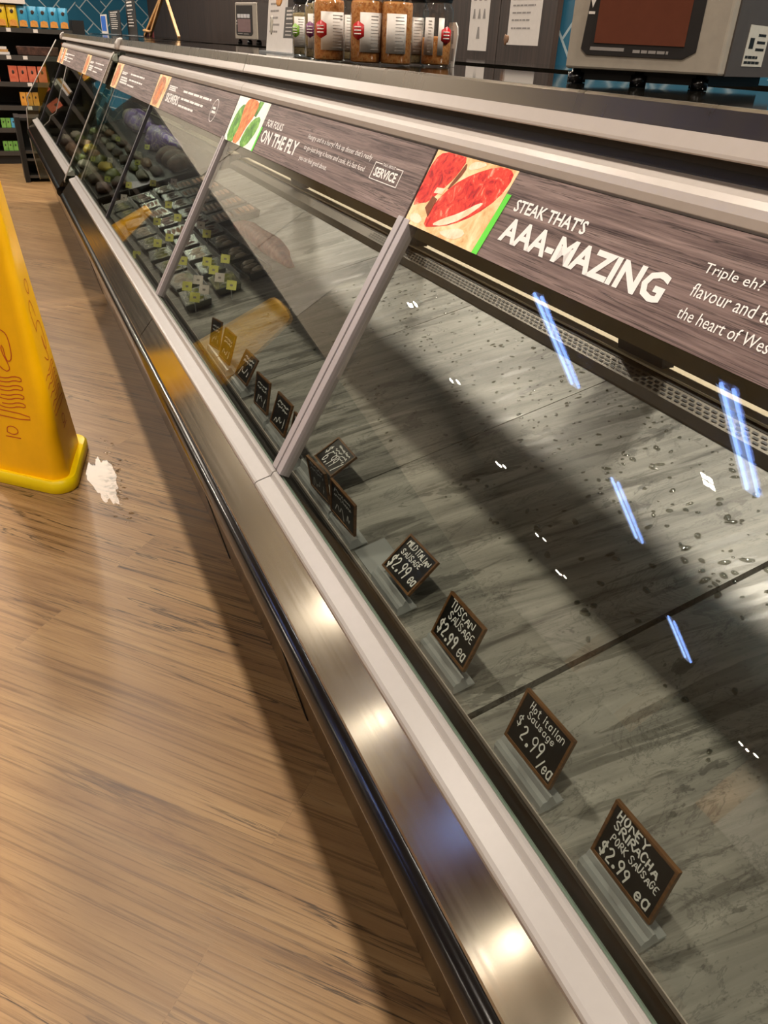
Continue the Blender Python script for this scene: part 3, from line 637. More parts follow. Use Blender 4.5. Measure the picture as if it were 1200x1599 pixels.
def small_sign(t, ya, yb, big, seed, oval=True, skew=True):
    s, f = sign(t, ya, yb, 'x'); rn = random.Random(seed)
    pic(s, f, [(0.0015, 0), (0.165, 0), (0.197, 0.1055), (0.0015, 0.1055)], 'print paper tan', 0.0)
    pic(s, f, [(0.015, 0.006), (0.115, 0.004), (0.140, 0.050), (0.135, 0.098), (0.045, 0.102), (0.020, 0.070)], 'print skewer', 0.0003)
    pic(s, f, [(0.050, 0.030), (0.085, 0.020), (0.110, 0.060), (0.080, 0.085)], 'print salmon', 0.0006)
    m = MB()
    if big:
        [text_into(m, f, big, 0.220+q, 0.410+q, 0.0290, 0.0570, z=0.0001*j) for j, q in enumerate((0, 0.002, 0.004, 0.006))]; lines(m, f, 0.217, 0.36, [0.066, 0.0715, 0.077], 0.004, rn)
    else: lines(m, f, 0.215, 0.36, [0.066, 0.072], 0.005, rn); lines(m, f, 0.22, 0.41, [0.030, 0.040, 0.050], 0.007, rn)
    sub(m, 'headline', 'print', s); m = MB()
    lines(m, f, 0.434, 0.802, [0.072], 0.0060, rn); lines(m, f, 0.438, 0.796, [0.050], 0.0060, rn); lines(m, f, 0.428, 0.649, [0.029], 0.0060, rn)
    sub(m, 'body_text', 'print', s)
    if oval:
        m = MB(); n = 28; ring = [(0.852 + 0.030*math.cos(2*PI*i/n), 0.053 + 0.029*math.sin(2*PI*i/n)) for i in range(n+1)]
        stroke(m, f, [Vector(p) for p in ring], 0.0022); lines(m, f, 0.832, 0.872, [0.046, 0.056], 0.006, rn, words=False); sub(m, 'oval_emblem', 'print', s)
small_sign(case, 3.112, 2.082, 'SKEWERS', 3); small_sign(case, 4.128, 3.116, None, 4, False)
s0, f0 = sign(case, 0.008, -1.028, 'blank')

# ------------------------------------------------------------------ counter top on the near run
ct = thing('serving_counter', 'long black glossy counter with stainless front strip on top of the meat case', 'counter', (0.75, 1.5, 1.2857))
for a, b in ((Y0, 2.083), (2.085, Y1)):
    m = MB(); m.prism_y([(0.5855, 1.2575), (0.5855, 1.2857), (0.93, 1.2857), (1.00, 1.2857), (1.00, 1.2460), (0.611, 1.2460)], a, b); m.build('counter_slab', 'counter', ct)
    m = MB(); m.prism_y([(0.5728, 1.2465), (0.5712, 1.2480), (0.5716, 1.2510), (0.5775, 1.2645), (0.5850, 1.2645), (0.5850, 1.2465)], a + 0.001, b - 0.001); m.build('nose_moulding', 'silver', ct)
    m = MB(); m.prism_y([(0.5778, 1.2640), (0.5835, 1.2840), (0.5860, 1.2866), (0.5890, 1.2868), (0.5890, 1.2640)], a, b); m.build('front_strip', 'steel2', ct)

# ------------------------------------------------------------------ self serve case beyond
far = thing('display_case', 'farther meat case filled with packs, standing past the glass end panel', 'display case', (0.6, 5.7, ZF))
F0, F1 = 4.30, 7.00
case_shell(far, F0, F1, [5.40], [5.65], [(F0, 5.295), (5.301, 6.72), (6.724, F1)], [5.30, 6.72], [])
mullion(far, 5.30, 0.0075, False); mullion(far, 6.72, 0.0075, False)
small_sign(far, F1-0.002, 6.724, None, 5, False); small_sign(far, 6.718, 5.302, None, 6, False); small_sign(far, 5.296, 4.304, None, 8, False)
m = MB(); m.prism_y([(0.409, deckz(0.409)), (1.040, deckz(1.040)), (1.040, deckz(1.04)-0.03), (0.409, deckz(0.409)-0.03)], F0+0.002, F1-0.002); m.build('deck_pan', 'trough', far)
m = MB(); m.prism_y([(0.405, 0.56), (1.045, 0.72), (1.045, 0.69), (0.405, 0.53)], F0, F1); m.build('pan_support', 'trough', far)
ct2 = thing('serving_counter', 'short black glossy counter on the farther case, ending beside the snack shelves', 'counter', (0.75, 5.7, 1.2857))
m = MB(); m.prism_y([(0.5855, 1.2465), (0.5855, 1.2857), (1.00, 1.2857), (1.00, 1.2465)], F0, F1); m.build('counter_slab', 'counter', ct2)
m = MB(); m.prism_y([(0.5728, 1.2465), (0.5712, 1.2480), (0.5716, 1.2510), (0.5775, 1.2645), (0.5850, 1.2645), (0.5850, 1.2465)], F0, F1); m.build('nose_moulding', 'silver', ct2)
m = MB(); m.prism_y([(0.5778, 1.2640), (0.5835, 1.2840), (0.5860, 1.2866), (0.5890, 1.2868), (0.5890, 1.2640)], F0, F1); m.build('front_strip', 'steel2', ct2)
# glass end panels with metal edge
def end_panel(t, y, prof, skew=0.0):
    fr = frame((0, y, 0), (1, -skew, 0), (0, 0, 1))
    m = MB(); m.extrude(fr, prof, 0.008); g = m.build('end_panel', 'pane2', t)
    n = [i for i, p in enumerate(prof) if p[0] < 0.58]
    m = MB(); m.tube([fr @ Vector((prof[i][0], prof[i][1], 0.004)) for i in n], 0.0035, 8); e = m.build('metal_edge', 'silver', None, True); e.parent = g; e.location = (0, 0, 0)
end_panel(far, 4.225, [(0.560, 1.235), (0.5450, 1.212), (0.262, 0.700), (0.262, 0.690), (1.02, 0.690), (1.02, 1.235)])
end_panel(far, 7.085, [(0.5350, 1.2430), (0.268, 0.863), (0.272, 0.816), (0.252, 0.786), (0.238, 0.633), (0.245, 0.470), (0.262, 0.293), (1.0, 0.293), (1.0, 1.243)], 0.0784)
for q, ya, yb in ((ct, 4.132, 4.19), (ct2, 7.002, 7.03)):
    m = MB(); m.prism_y([(0.566, 1.2466), (0.560, 1.2500), (0.562, 1.272), (0.575, 1.290), (0.592, 1.294), (0.592, 1.2466)], ya, yb); m.build('end_cap', 'silver', q, False, 0.004)

# ------------------------------------------------------------------ chalkboard price tags on clear holders
TAGS = [  # x, y, z, yaw, tilt, roll, h, text, label
 ('P0', .418, 1.925, .629, .005, .230, .157, .071, None, 'farthest small chalkboard tag behind the glass, past the one tinted yellow'),
 ('P2', .418, 1.824, .629, .015, .310, .048, .074, None, 'small chalkboard tag seen through the yellow reflection of the cone'),
 ('P3', .422, 1.685, .630, .022, .512, .027, .066, None, 'small chalkboard tag at the edge of the yellow reflection of the cone'),
 ('P4', .419, 1.511, .629, .022, .160, .056, .071, None, 'narrow looking chalkboard tag third before the wide mullion'),
 ('P5', .421, 1.399, .630, .005, .316, .032, .068, None, 'small chalkboard tag second before the wide mullion'),
 ('P6', .426, 1.310, .631, -.164, .262, .193, .062, None, 'small chalkboard tag half hidden by the wide mullion'),
 ('T1', .446, 1.196, .640, .006, 1.000, -.005, .060, '699', 'chalkboard tag priced 6.99 leaning far back next to the wide mullion'),
 ('T2', .414, 1.120, .627, .033, -.129, .068, .061, None, 'chalkboard tag leaning forward in front of the 6.99 tag'),
 ('T3', .416, 1.018, .626, .091, -.060, -.090, .066, None, 'dark chalkboard tag seen at a slant between the 6.99 and Mild Italian tags'),
 ('T4', .427, .834, .631, -.013, .816, .047, .067, 'mild', 'chalkboard tag for Mild Italian Sausage on a clear holder'),
 ('T5', .425, .664, .631, .001, .403, .021, .068, 'tuscan', 'chalkboard tag for Tuscan Sausage on a clear holder'),
 ('T6', .422, .468, .630, .015, .336, .012, .069, 'hot', 'chalkboard tag for Hot Italian Sausage beside the black deck gap'),
 ('T7', .422, .304, .630, -.024, .278, .041, .068, 'honey', 'nearest chalkboard tag, for Honey Sriracha Pork Sausage'),
]
for key, x, y, z, yaw, tilt, roll, h, txt, lab in TAGS:
    W = 0.088; rn = random.Random(key)
    u = Vector((math.sin(yaw), -math.cos(yaw), 0)); nn = Vector((-math.cos(yaw), -math.sin(yaw), 0)); v = Vector((0, 0, 1))*math.cos(tilt) - nn*math.sin(tilt)
    u2 = u*math.cos(roll) + v*math.sin(roll); v2 = v*math.cos(roll) - u*math.sin(roll)
    o = Vector((x, y, z)) - u2*W/2
    fr = frame(o, u2, v2)
    t = thing('chalkboard_tag', lab, 'price tag', (x, y, z), 'chalkboard price tags')
    m = MB(); m.extrude(fr @ Matrix.Translation((0, 0, -0.003)), [(0.003, 0.003), (W-0.003, 0.003), (W-0.003, h-0.003), (0.003, h-0.003)], 0.003); m.build('board', 'chalk', t)
    m = MB(); F = 0.0033
    for p in ([(0, 0), (W, 0), (W, F), (0, F)], [(0, h-F), (W, h-F), (W, h), (0, h)], [(0, F), (F, F), (F, h-F), (0, h-F)], [(W-F, F), (W, F), (W, h-F), (W-F, h-F)]): m.extrude(fr @ Matrix.Translation((0, 0, -0.0034)), p, 0.0048)
    m.build('wood_frame', 'frame', t)
    m = MB()
    if txt == 'mild':
        hand(m, fr, 'MILD ITALIAN', 0.010, 0.052, 0.0095, 0.0066, 0.0016, rn, -0.06); hand(m, fr, 'SAUSAGE', 0.012, 0.036, 0.0095, 0.0082, 0.0015, rn, 0.02)
        hand(m, fr, '$2.99', 0.006, 0.010, 0.020, 0.0115, 0.0025, rn, 0.02); hand(m, fr, 'ea', 0.066, 0.012, 0.016, 0.009, 0.0022, rn)
    elif txt == 'tuscan':
        hand(m, fr, 'TUSCAN', 0.011, 0.051, 0.0115, 0.0098, 0.0017, rn, -0.02); hand(m, fr, 'SAUSAGE', 0.017, 0.036, 0.0110, 0.0090, 0.0016, rn)
        hand(m, fr, '$2.99', 0.007, 0.010, 0.018, 0.0108, 0.0024, rn, -0.02); hand(m, fr, 'ea', 0.062, 0.009, 0.016, 0.0095, 0.0021, rn)
    elif txt == 'hot':
        hand(m, fr, 'Hot italian', 0.016, 0.0525, 0.0095, 0.0066, 0.0011, rn); hand(m, fr, 'Sausage', 0.018, 0.0415, 0.0088, 0.0072, 0.0011, rn)
        hand(m, fr, '$', 0.008, 0.026, 0.012, 0.009, 0.0013, rn); hand(m, fr, '2.99', 0.020, 0.014, 0.019, 0.0115, 0.0018, rn); hand(m, fr, '/ea', 0.060, 0.007, 0.015, 0.0080, 0.0016, rn)
    elif txt == 'honey':
        hand(m, fr, 'HONEY', 0.010, 0.0535, 0.0095, 0.0085, 0.0019, rn); hand(m, fr, 'SRIRACHA', 0.011, 0.0415, 0.0095, 0.0083, 0.0018, rn); hand(m, fr, 'PORK SAUSAGE', 0.014, 0.0290, 0.0085, 0.0058, 0.0012, rn)
        hand(m, fr, '$2.99', 0.008, 0.0080, 0.0150, 0.0095, 0.0020, rn); hand(m, fr, 'ea', 0.062, 0.006, 0.014, 0.0095, 0.0018, rn)
    elif txt == '699':
        hand(m, fr, '$', 0.010, 0.024, 0.014, 0.010, 0.0016, rn); hand(m, fr, '6.99 /', 0.022, 0.008, 0.024, 0.0115, 0.0017, rn)
        for vv in (0.049, 0.041, 0.034): scribble(m, fr, 0.026, 0.076, vv, 0.0045, 0.0012, rn)
    else:
        for vv in (0.053, 0.044): scribble(m, fr, 0.014, 0.074, vv, 0.0050, 0.0014, rn)
        scribble(m, fr, 0.018, 0.070, 0.020, 0.014, 0.0020, rn)
    m.build('chalk_writing', 'ink', t)
    # clear holder: foot strip, rounded front lip and a small black clip
    hy = Vector((0, -1, 0)); base = Vector((x, y, 0))
    zb = 0.606
    m = MB(); m.prism_y([(0.4085, zb), (0.4085, zb+0.012), (0.4115, zb+0.0165), (0.4165, zb+0.0175), (0.4195, z-0.001), (0.4225, z-0.001), (0.4300, zb+0.0085), (0.440, zb+0.0095), (0.440, zb+0.0075), (0.415, zb+0.001)], y - 0.052, y + 0.044); m.build('clear_holder', 'acryl', t)
    m = MB(); m.obox(frame(Vector((x-0.0015, y, z-0.0085)), (0, -1, 0), (-1, 0, 0)), 0.014, 0.005, 0.010); m.build('clip', 'blackmat', t)
# clear strips lying on the deck edge
for a, b, lab in ((0.890, 0.965, 'flat clear plastic strip on the deck edge before the Mild Italian tag'),):
    tag(MB().prism_y([(0.416, deckz(0.416)+0.001), (0.470, deckz(0.470)+0.001), (0.470, deckz(0.470)+0.003), (0.416, deckz(0.416)+0.003)], a, b).build('plastic_strip', 'acryl'), lab, 'plastic strip')

# ------------------------------------------------------------------ water drops on the rear half of the deck
rn = random.Random(11); mb = MB()
for i in range(950):
    x = rn.uniform(0.60, 1.03); y = rn.uniform(0.02, 2.1); r = rn.uniform(0.0014, 0.0048) * (1.25 if y < 0.9 else 0.9)
    if x < 0.78 and rn.random() < 0.6: continue
    fr = frame((x, y, deckz(x)-0.0002), (1, 0, 0.25), (0, 1, 0)) @ Matrix.Rotation(rn.uniform(0, 6.28), 4, 'Z')
    mb.blob(fr, r*rn.uniform(1, 2.0), r, r*0.35, i, 0.15, 8, 4, 0.02)
tag(mb.build('water_drops', 'drop', None, True), 'scattered water drops beaded on the rear half of the stone look deck', 'water drops', None, 'stuff')

# ------------------------------------------------------------------ packs and yellow price cards in the left half
MT['m_pale'] = two_tone('pale meat', [(0.3, '#6f665a'), (0.5, '#9a8f7e'), (0.7, '#b9b0a0')], 40)
MT['m_brown'] = two_tone('brown sausage', [(0.3, '#5a3a26'), (0.5, '#7f5a3c'), (0.7, '#a07a54')], 30)
MT['m_dark'] = two_tone('dark meat', [(0.3, '#2e1f1a'), (0.5, '#4f352b'), (0.7, '#6b4b3c')], 30)
MT['m_red'] = two_tone('red meat', [(0.3, '#7c2a24'), (0.5, '#a8493c'), (0.7, '#c98770')], 45)
MT['m_purple'] = two_tone('purple wrapped', [(0.3, '#2f1a4d'), (0.42, '#6a48a0'), (0.50, '#8f74c4'), (0.55, '#ddd7ca'), (0.62, '#6a48a0'), (0.8, '#c9c0ae')], 16, 0.3, 4, (1, 0.35, 1), 1.5)
MT['m_white'] = two_tone('pale crinkled wrap', [(0.3, '#8c8676'), (0.6, '#c0b9a8')], 30, 0.3)
MT['m_yellow'] = two_tone('yellow pack', [(0.3, '#a98a2a'), (0.6, '#cdb23c')], 20, 0.35)
MT['m_green'] = two_tone('green pack', [(0.3, '#384020'), (0.6, '#6f7434')], 20, 0.35)
MT['tray'] = plain('black foam tray', '#1d1f1c', 0.4); MT['trayc'] = plain('smoky plastic tray', '#4a4f48', 0.25)
def pack_proto(i, meat, tray):
    t = thing('meat_pack', 'x', 'packaged meat', (0, 0, 0))
    L, W_, H_ = 0.15, 0.082, 0.022
    m = MB()
    for (ax, ay, bx, by) in ((-W_/2, -L/2, W_/2, -L/2), (W_/2, -L/2, W_/2, L/2), (W_/2, L/2, -W_/2, L/2), (-W_/2, L/2, -W_/2, -L/2)):
        q = 0.84
        m.hexa([(ax*q, ay*q, 0), (bx*q, by*q, 0), (bx*q*0.9, by*q*0.9, 0), (ax*q*0.9, ay*q*0.9, 0), (ax, ay, H_), (bx, by, H_), (bx*0.93, by*0.93, H_), (ax*0.93, ay*0.93, H_)])
    m.box(-W_*0.4, W_*0.4, -L*0.4, L*0.4, 0, 0.003); m.build('tray', tray, t)
    m = MB()
    if i % 3 == 1:
        for k in range(4): m.tube([(-0.026 + 0.0175*k, -0.062, 0.014), (-0.028 + 0.0175*k, -0.02, 0.019), (-0.025 + 0.0175*k, 0.03, 0.018), (-0.027 + 0.0175*k, 0.062, 0.014)], [0.005, 0.0085, 0.0085, 0.005], 8)
    else:
        for k in range(3): m.blob(Matrix.Translation((0.004*(-1)**k, -0.042 + 0.042*k, 0.012)), 0.030, 0.024, 0.016, i*7+k, 0.16)
    m.build('meat', meat, t, True)
    m = MB(); m.box(-W_*0.47, W_*0.47, -L*0.47, L*0.47, 0.0225, 0.0232); m.build('film', 'film', t)
    return t
protos = {k: pack_proto(i, *a) for i, (k, a) in enumerate({'pale': ('m_pale', 'trayc'), 'brown': ('m_brown', 'trayc'), 'dark': ('m_dark', 'tray'), 'green': ('m_green', 'trayc')}.items())}
used = set()
def put(kind, x, y, dz, label, group, rz=0.0, sc=1.0):
    p = protos[kind]; o = p if kind not in used else copy_tree(p); used.add(kind)
    o.location = (x, y, deckz(x) + dz); o.rotation_euler = (0, -math.atan(0.25), rz); o.scale = (sc, sc, sc)
    o['label'] = label; o['group'] = group
rn = random.Random(5)
rows = [(0.470, 'front row next to the glass'), (0.575, 'second row from the glass'), (0.680, 'third row from the glass')]
for ri, (x, nm) in enumerate(rows):
    y = 2.36 + 0.05*ri
    while y < 4.02:
        near = y < 2.95
        kind = ['pale', 'pale', 'green'][rn.randrange(3)] if near else (['pale', 'green', 'dark'][rn.randrange(3)] if ri == 0 else ['brown', 'dark', 'pale', 'dark'][rn.randrange(4)])
        nmk = {'pale': 'pale meat', 'green': 'greenish', 'dark': 'dark meat', 'brown': 'brown sausage', 'red': 'red meat'}[kind]
        put(kind, x, y, 0.006, 'wrapped %s pack in the %s' % (nmk, nm), '%s packs, %s' % (nmk, nm), rn.uniform(-0.12, 0.12)); y += 0.185
for x, y, k in ((0.80, 2.62, 'pale'),): pass
for i, y in enumerate((3.16, 3.35, 3.54, 3.73, 3.92)):
    for j, x in enumerate((0.765, 0.850)):
        put('brown', x, y, 0.003, 'brown sausage tray in the back row of the service case', 'brown sausage trays in the back row', 0, 1.1)
for i, y in enumerate((2.48, 2.66)): put('dark', 0.775, y - 0.12, 0.003, 'dark meat tray at the near end of the back row', 'dark trays at the near end of the back row', 0, 0.9) if False else None
def lump(name, label, cat, mat, x, y, z, sx, sy, sz, seed, amp=0.14, rz=0.0, group=None):
    m = MB(); m.blob(Matrix.Rotation(-math.atan(0.25), 4, 'Y') @ Matrix.Rotation(rz, 4, 'Z'), sx, sy, sz, seed, amp, 16, 9, 0.3)
    o = m.build(name, mat, None, True, 0, None); o.location = (x, y, z + sz*0.33); return tag(o, label, cat, group)
lump('wrapped_meat', 'long red wrapped meat pack at the near end of the back row', 'packaged meat', 'm_red', 0.785, 2.70, deckz(0.785)+0.006, 0.040, 0.30, 0.040, 3)
# purple bundles and fill in the farther case
for i in range(3):
    lump('wrapped_meat', 'dark wrapped tray stack beside the end glass in the back row of the farther case', 'packaged meat', 'm_dark', 0.86, 4.43+0.165*i, deckz(0.86)+0.001, 0.070, 0.075, 0.055, 70+i, 0.12, 0, 'dark wrapped stacks in the farther case')
for i, (x, y, L) in enumerate(((0.915, 5.24, 0.32), (0.945, 6.28, 0.48))):
    z = deckz(x)
    t = thing('purple_bundle', 'purple and white wrapped bundle behind the glass, ' + ('nearer of the two' if i == 0 else 'farther of the two'), 'wrapped bundle', (x, y, z))
    Mx = Matrix.Translation((x, y, z+0.032)) @ Matrix.Rotation(-math.atan(0.25), 4, 'Y')
    m = MB(); m.blob(Mx, 0.080, L, 0.085, 20+i, 0.15, 22, 11, 0.3); m.build('wrapping', 'm_purple', t, True)
    m = MB(); m.blob(Mx @ Matrix.Translation((0.01, L*0.8, 0)), 0.06, 0.10, 0.06, 30+i, 0.2, 14, 8, 0.3); m.build('pale_end', 'm_white', t, True)
kinds = [('m_dark', 'dark brown'), ('m_brown', 'brown'), ('m_pale', 'pale'), ('m_green', 'green'), ('m_dark', 'dark brown')]
for ri, x in enumerate((0.455, 0.545)):
    for k in range(9):
        mt, nm = kinds[rn.randrange(5)]; y = 4.46 + k*0.275
        if ri == 1 and k in (2, 5): mt, nm = 'm_yellow', 'yellow'
        lump('wrapped_pack', '%s wrapped pack in the %s row of the farther case' % (nm, ('front', 'second')[ri]), 'packaged food', mt, x, y, deckz(x)+0.004, 0.038, 0.10, 0.030, ri*20+k, 0.15, rn.uniform(-0.2, 0.2), '%s packs, %s row of the farther case' % (nm, ('front', 'second')[ri]))
for ri, x in enumerate((0.665, 0.74)):
    for k in range(8):
        mt, nm = kinds[rn.randrange(5)]; y = 4.50 + k*0.30
        z = deckz(x)
        lump('wrapped_pack', '%s wrapped pack in the %s row of the farther case' % (nm, ('third', 'fourth')[ri]), 'packaged food', mt, x, y, z+0.003, 0.030, 0.10, 0.026, ri*20+k+50, 0.15, 0, '%s packs, %s row of the farther case' % (nm, ('third', 'fourth')[ri]))
for k in range(0):
    lump('wrapped_pack', 'pale crinkled pack in the back row at the far end of the farther case', 'packaged food', 'm_white' if k % 2 else 'm_pale', 0.86, 6.14 + k*0.2, deckz(0.86)+0.09, 0.06, 0.085, 0.035, k+90, 0.2, 0, 'pale crinkled packs at the far end')
for t, ya, yb, wt in ((far, 4.36, 6.94, 6.0),):
    m = MB(); m.tube([(0.70, ya, 1.200), (0.70, yb, 1.200)], 0.012, 10); m.build('canopy_tube', 'tubewarm', t, True)
    area('canopy_lamp', t, (0.70, (ya+yb)/2, 1.184), 0.03, wt, (1.0, 0.93, 0.82), 'RECTANGLE', yb-ya)
# clear risers (product dividers) along the rows
def divider(pts, label):
    m = MB(); hgt = 0.020
    for (x0, y0, z0), (x1, y1, z1) in zip(pts, pts[1:]):
        m.hexa([(x0, y0, z0), (x0+0.004, y0, z0), (x1+0.004, y1, z1), (x1, y1, z1), (x0, y0, z0+hgt), (x0+0.004, y0, z0+hgt), (x1+0.004, y1, z1+hgt), (x1, y1, z1+hgt)])
    tag(m.build('product_divider', 'acryl'), label, 'divider')
for x, lab in ((0.522, 'clear upright divider strip behind the front row of packs'), (0.627, 'clear upright divider strip behind the second row of packs')):
    divider([(x, 2.45, deckz(x)+0.001), (x, 4.05, deckz(x)+0.001)], lab)
divider([(0.724, 2.42, deckz(0.724)+0.002), (0.724, 4.10, deckz(0.724)+0.002)], 'clear upright divider strip in front of the brown sausage trays')
# price cards
CARDS = [(.702, 5.602, .732, 'y'), (.784, 5.009, .753, 'y'), (.663, 4.611, .723, 'y'), (.631, 3.977, .715, 'y'), (.710, 3.879, .734, 'w'), (.487, 5.115, .679, 'y'), (.475, 4.397, .675, 'y'), (.559, 4.92, .697, 'w'),
 (.535, 4.09, .692, 'y'), (.476, 3.852, .676, 'w'), (.604, 3.464, .708, 'y'), (.590, 3.211, .704, 'y'), (.515, 3.246, .686, 'y'), (.508, 2.963, .684, 'y'), (.460, 2.938, .672, 'y'), (.402, 3.09, .60, 'y'), (.633, 2.997, .715, 'w'), (.623, 2.860, .713, 'y'),
 (.488, 2.634, .679, 'y'), (.548, 2.544, .694, 'y'), (.601, 2.512, .707, 'y'), (.544, 2.439, .693, 'y'), (.541, 2.350, .692, 'w'), (.444, 2.368, .668, 'y'), (.484, 2.393, .678, 'w'), (.478, 2.290, .676, 'w'), (.441, 2.250, .667, 'y'), (.555, 2.265, .690, 'y')]
def card_proto(mat):
    t = thing('price_card', 'x', 'price card', (0, 0, 0)); fr = frame((0, 0.0155, -0.013), (0, -1, 0), (0.42, 0, 1))
    m = MB(); m.extrude(fr, [(0, 0), (0.031, 0), (0.031, 0.027), (0, 0.027)], 0.001); m.build('card', mat, t)
    m = MB(); m.extrude(fr @ Matrix.Translation((0, 0, 0.001)), [(0.011, 0.010), (0.020, 0.010), (0.020, 0.016), (0.011, 0.016)], 0.0003); m.build('price_print', 'greyink', t)
    m = MB(); m.tube([(0.0, 0, -0.013), (0.006, 0, -0.045)], 0.0016, 6); m.build('stem', 'acryl', t); return t
cp = {'y': card_proto('paperyel'), 'w': card_proto('paper')}; cu_ = set()
for x, y, z, k in CARDS:
    o = cp[k] if k not in cu_ else copy_tree(cp[k]); cu_.add(k); o.location = (x, y, z); o.rotation_euler = (0, 0, math.radians(52))
    o['label'] = ('small yellow' if k == 'y' else 'small white') + ' price card clipped among the packed meats'; o['group'] = ('yellow' if k == 'y' else 'white') + ' price cards among the packs'

# ------------------------------------------------------------------ wet floor cone, three sided
def cone(cx, cy, yaw, label, first=True):
    t = thing('wet_floor_cone', label, 'wet floor cone', (cx, cy, ZF))
    def tri(r, z, rnd, n=6):   # rounded triangle
        P = []
        for k in range(3):
            a = yaw + k*2*PI/3; c = Vector((cx + (r-2*rnd)*math.cos(a), cy + (r-2*rnd)*math.sin(a)))
            for j in range(n+1):
                b = a - PI/3 + 2*PI/3*j/n; P.append((c.x + rnd*math.cos(b), c.y + rnd*math.sin(b), z))
        return P
    def loft(rings, cap=True):
        n = len(rings[0]); vs = [p for r in rings for p in r]
        fs = [(i*n+k, i*n+(k+1) % n, (i+1)*n+(k+1) % n, (i+1)*n+k) for i in range(len(rings)-1) for k in range(n)]
        fs += [tuple(range(n-1, -1, -1)), tuple(range((len(rings)-1)*n, len(rings)*n))]
        return MB().add(vs, fs)
    rb = 0.200; rt = 0.064; H_ = 0.885
    rr = lambda z: rb + (rt-rb)*z/H_
    b = loft([tri(rr(z), ZF+z, q) for z, q in ((0.028, 0.036), (0.05, 0.034), (0.3, 0.028), (0.6, 0.022), (0.84, 0.016), (0.870, 0.015))] + [tri(rt-0.006, ZF+0.882, 0.013), tri(rt-0.016, ZF+0.886, 0.010)])
    o = b.build('cone_body', 'yellow', t, True); o.modifiers.new('edge_split', 'EDGE_SPLIT').split_angle = math.radians(50)
    fl = loft([tri(0.240, ZF+0.001, 0.05), tri(0.244, ZF+0.010, 0.05), tri(0.242, ZF+0.032, 0.05), tri(0.232, ZF+0.040, 0.048), tri(0.206, ZF+0.034, 0.04)])
    fo = fl.build('base_flange', 'yellow2', t, True); fo.modifiers.new('edge_split', 'EDGE_SPLIT').split_angle = math.radians(60)
    # falling figure outline on each face
    for k in range(3):
        a0 = yaw + k*2*PI/3; a1 = yaw - 2*PI/3 + k*2*PI/3
        def P(r, a, z): return Vector((cx + r*math.cos(a), cy + r*math.sin(a), ZF+z))
        lo = (P(rr(0), a0, 0) + P(rr(0), a1, 0))/2; hi = (P(rr(H_), a0, H_) + P(rr(H_), a1, H_))/2
        e = (P(rr(0), a0, 0) - P(rr(0), a1, 0)).normalized()
        fr = frame(lo, e, hi-lo)
        fr = fr @ Matrix.Translation((0, 0.035, 0)); m = MB(); z = 0.0006; Wd = 0.0030
        S = lambda pts: stroke(m, fr, [Vector(p) for p in pts], Wd, z)
        for j in range(4):      # wavy lines under the figure
            y0 = 0.205 + j*0.026
            S([(-0.075, y0+0.006), (-0.045, y0+0.012), (-0.02, y0+0.003), (0.01, y0+0.004), (0.035, y0+0.013), (0.060, y0+0.012), (0.060, y0+0.024), (0.035, y0+0.025), (0.01, y0+0.016), (-0.02, y0+0.015)])
        S([(-0.08, 0.180), (0.070, 0.178), (0.071, 0.196), (-0.08, 0.198), (-0.08, 0.180)])
        S([(-0.02, 0.34), (0.010, 0.318), (0.026, 0.325), (0.024, 0.340), (0.004, 0.380), (0.012, 0.400), (0.018, 0.350), (0.034, 0.352), (0.040, 0.375), (0.036, 0.420), (0.024, 0.436), (0.0, 0.440), (-0.03, 0.42)])
        S([(-0.03, 0.42), (-0.045, 0.48), (-0.02, 0.51), (0.0, 0.49), (0.006, 0.455)])
        S([(0.0, 0.52), (0.016, 0.535), (0.012, 0.556), (-0.006, 0.562), (-0.020, 0.548), (-0.016, 0.528), (0.0, 0.52)])
        S([(-0.02, 0.130), (0.0, 0.124), (0.02, 0.132), (0.018, 0.146), (0.0, 0.152), (-0.018, 0.146), (-0.02, 0.130)]); S([(-0.026, 0.116), (0.026, 0.117)])
        m.build('warning_print', 'redink', t)
cone(-0.052, 2.378, -1.266, 'tall yellow three sided wet floor cone standing beside a puddle')
cone(-0.86, 7.9, -1.1, 'second yellow wet floor cone far down the aisle, seen mirrored in the case glass')

# puddle
def wet(cx, cy, sx, sy, rot, seed, amp, n=90):
    r = random.Random(seed); fr = [(q, r.uniform(0, 6.28), 1/q**0.75) for q in (2, 3, 5, 7, 11, 16, 23, 31)]; P = []
    for i in range(n):
        a = 2*PI*i/n; k = 1 + amp*sum(wt*math.sin(q*a+p) for q, p, wt in fr)
        x, y = sx*k*math.cos(a), sy*k*math.sin(a); P.append((cx + x*math.cos(rot) - y*math.sin(rot), cy + x*math.sin(rot) + y*math.cos(rot)))
    return P
mb = MB(); mb.extrude(Matrix.Translation((0, 0, ZF+0.0002)), wet(0.112, 2.245, 0.034, 0.170, 0.06, 8, 0.30), 0.0010)
tag(mb.build('puddle', 'water'), 'small shiny water puddle on the plank floor right of the yellow cone', 'puddle')
rn = random.Random(9); mb = MB()
for i in range(150):
    t_ = rn.gauss(0, 1); x = 0.137 + 0.016*rn.gauss(0, 1) + 0.02*abs(t_)*0.3; y = 2.22 + 0.12*t_
    r = rn.uniform(0.0015, 0.0060); mb.blob(Matrix.Translation((x, y, ZF+0.0001)) @ Matrix.Rotation(rn.uniform(0, 6), 4, 'Z'), r*rn.uniform(1, 2), r, r*0.18, i, 0.25, 8, 4, 0.02)
tag(mb.build('splash_drops', 'water', None, True), 'splashed water drops around the right side of the floor puddle', 'water drops', None, 'stuff')

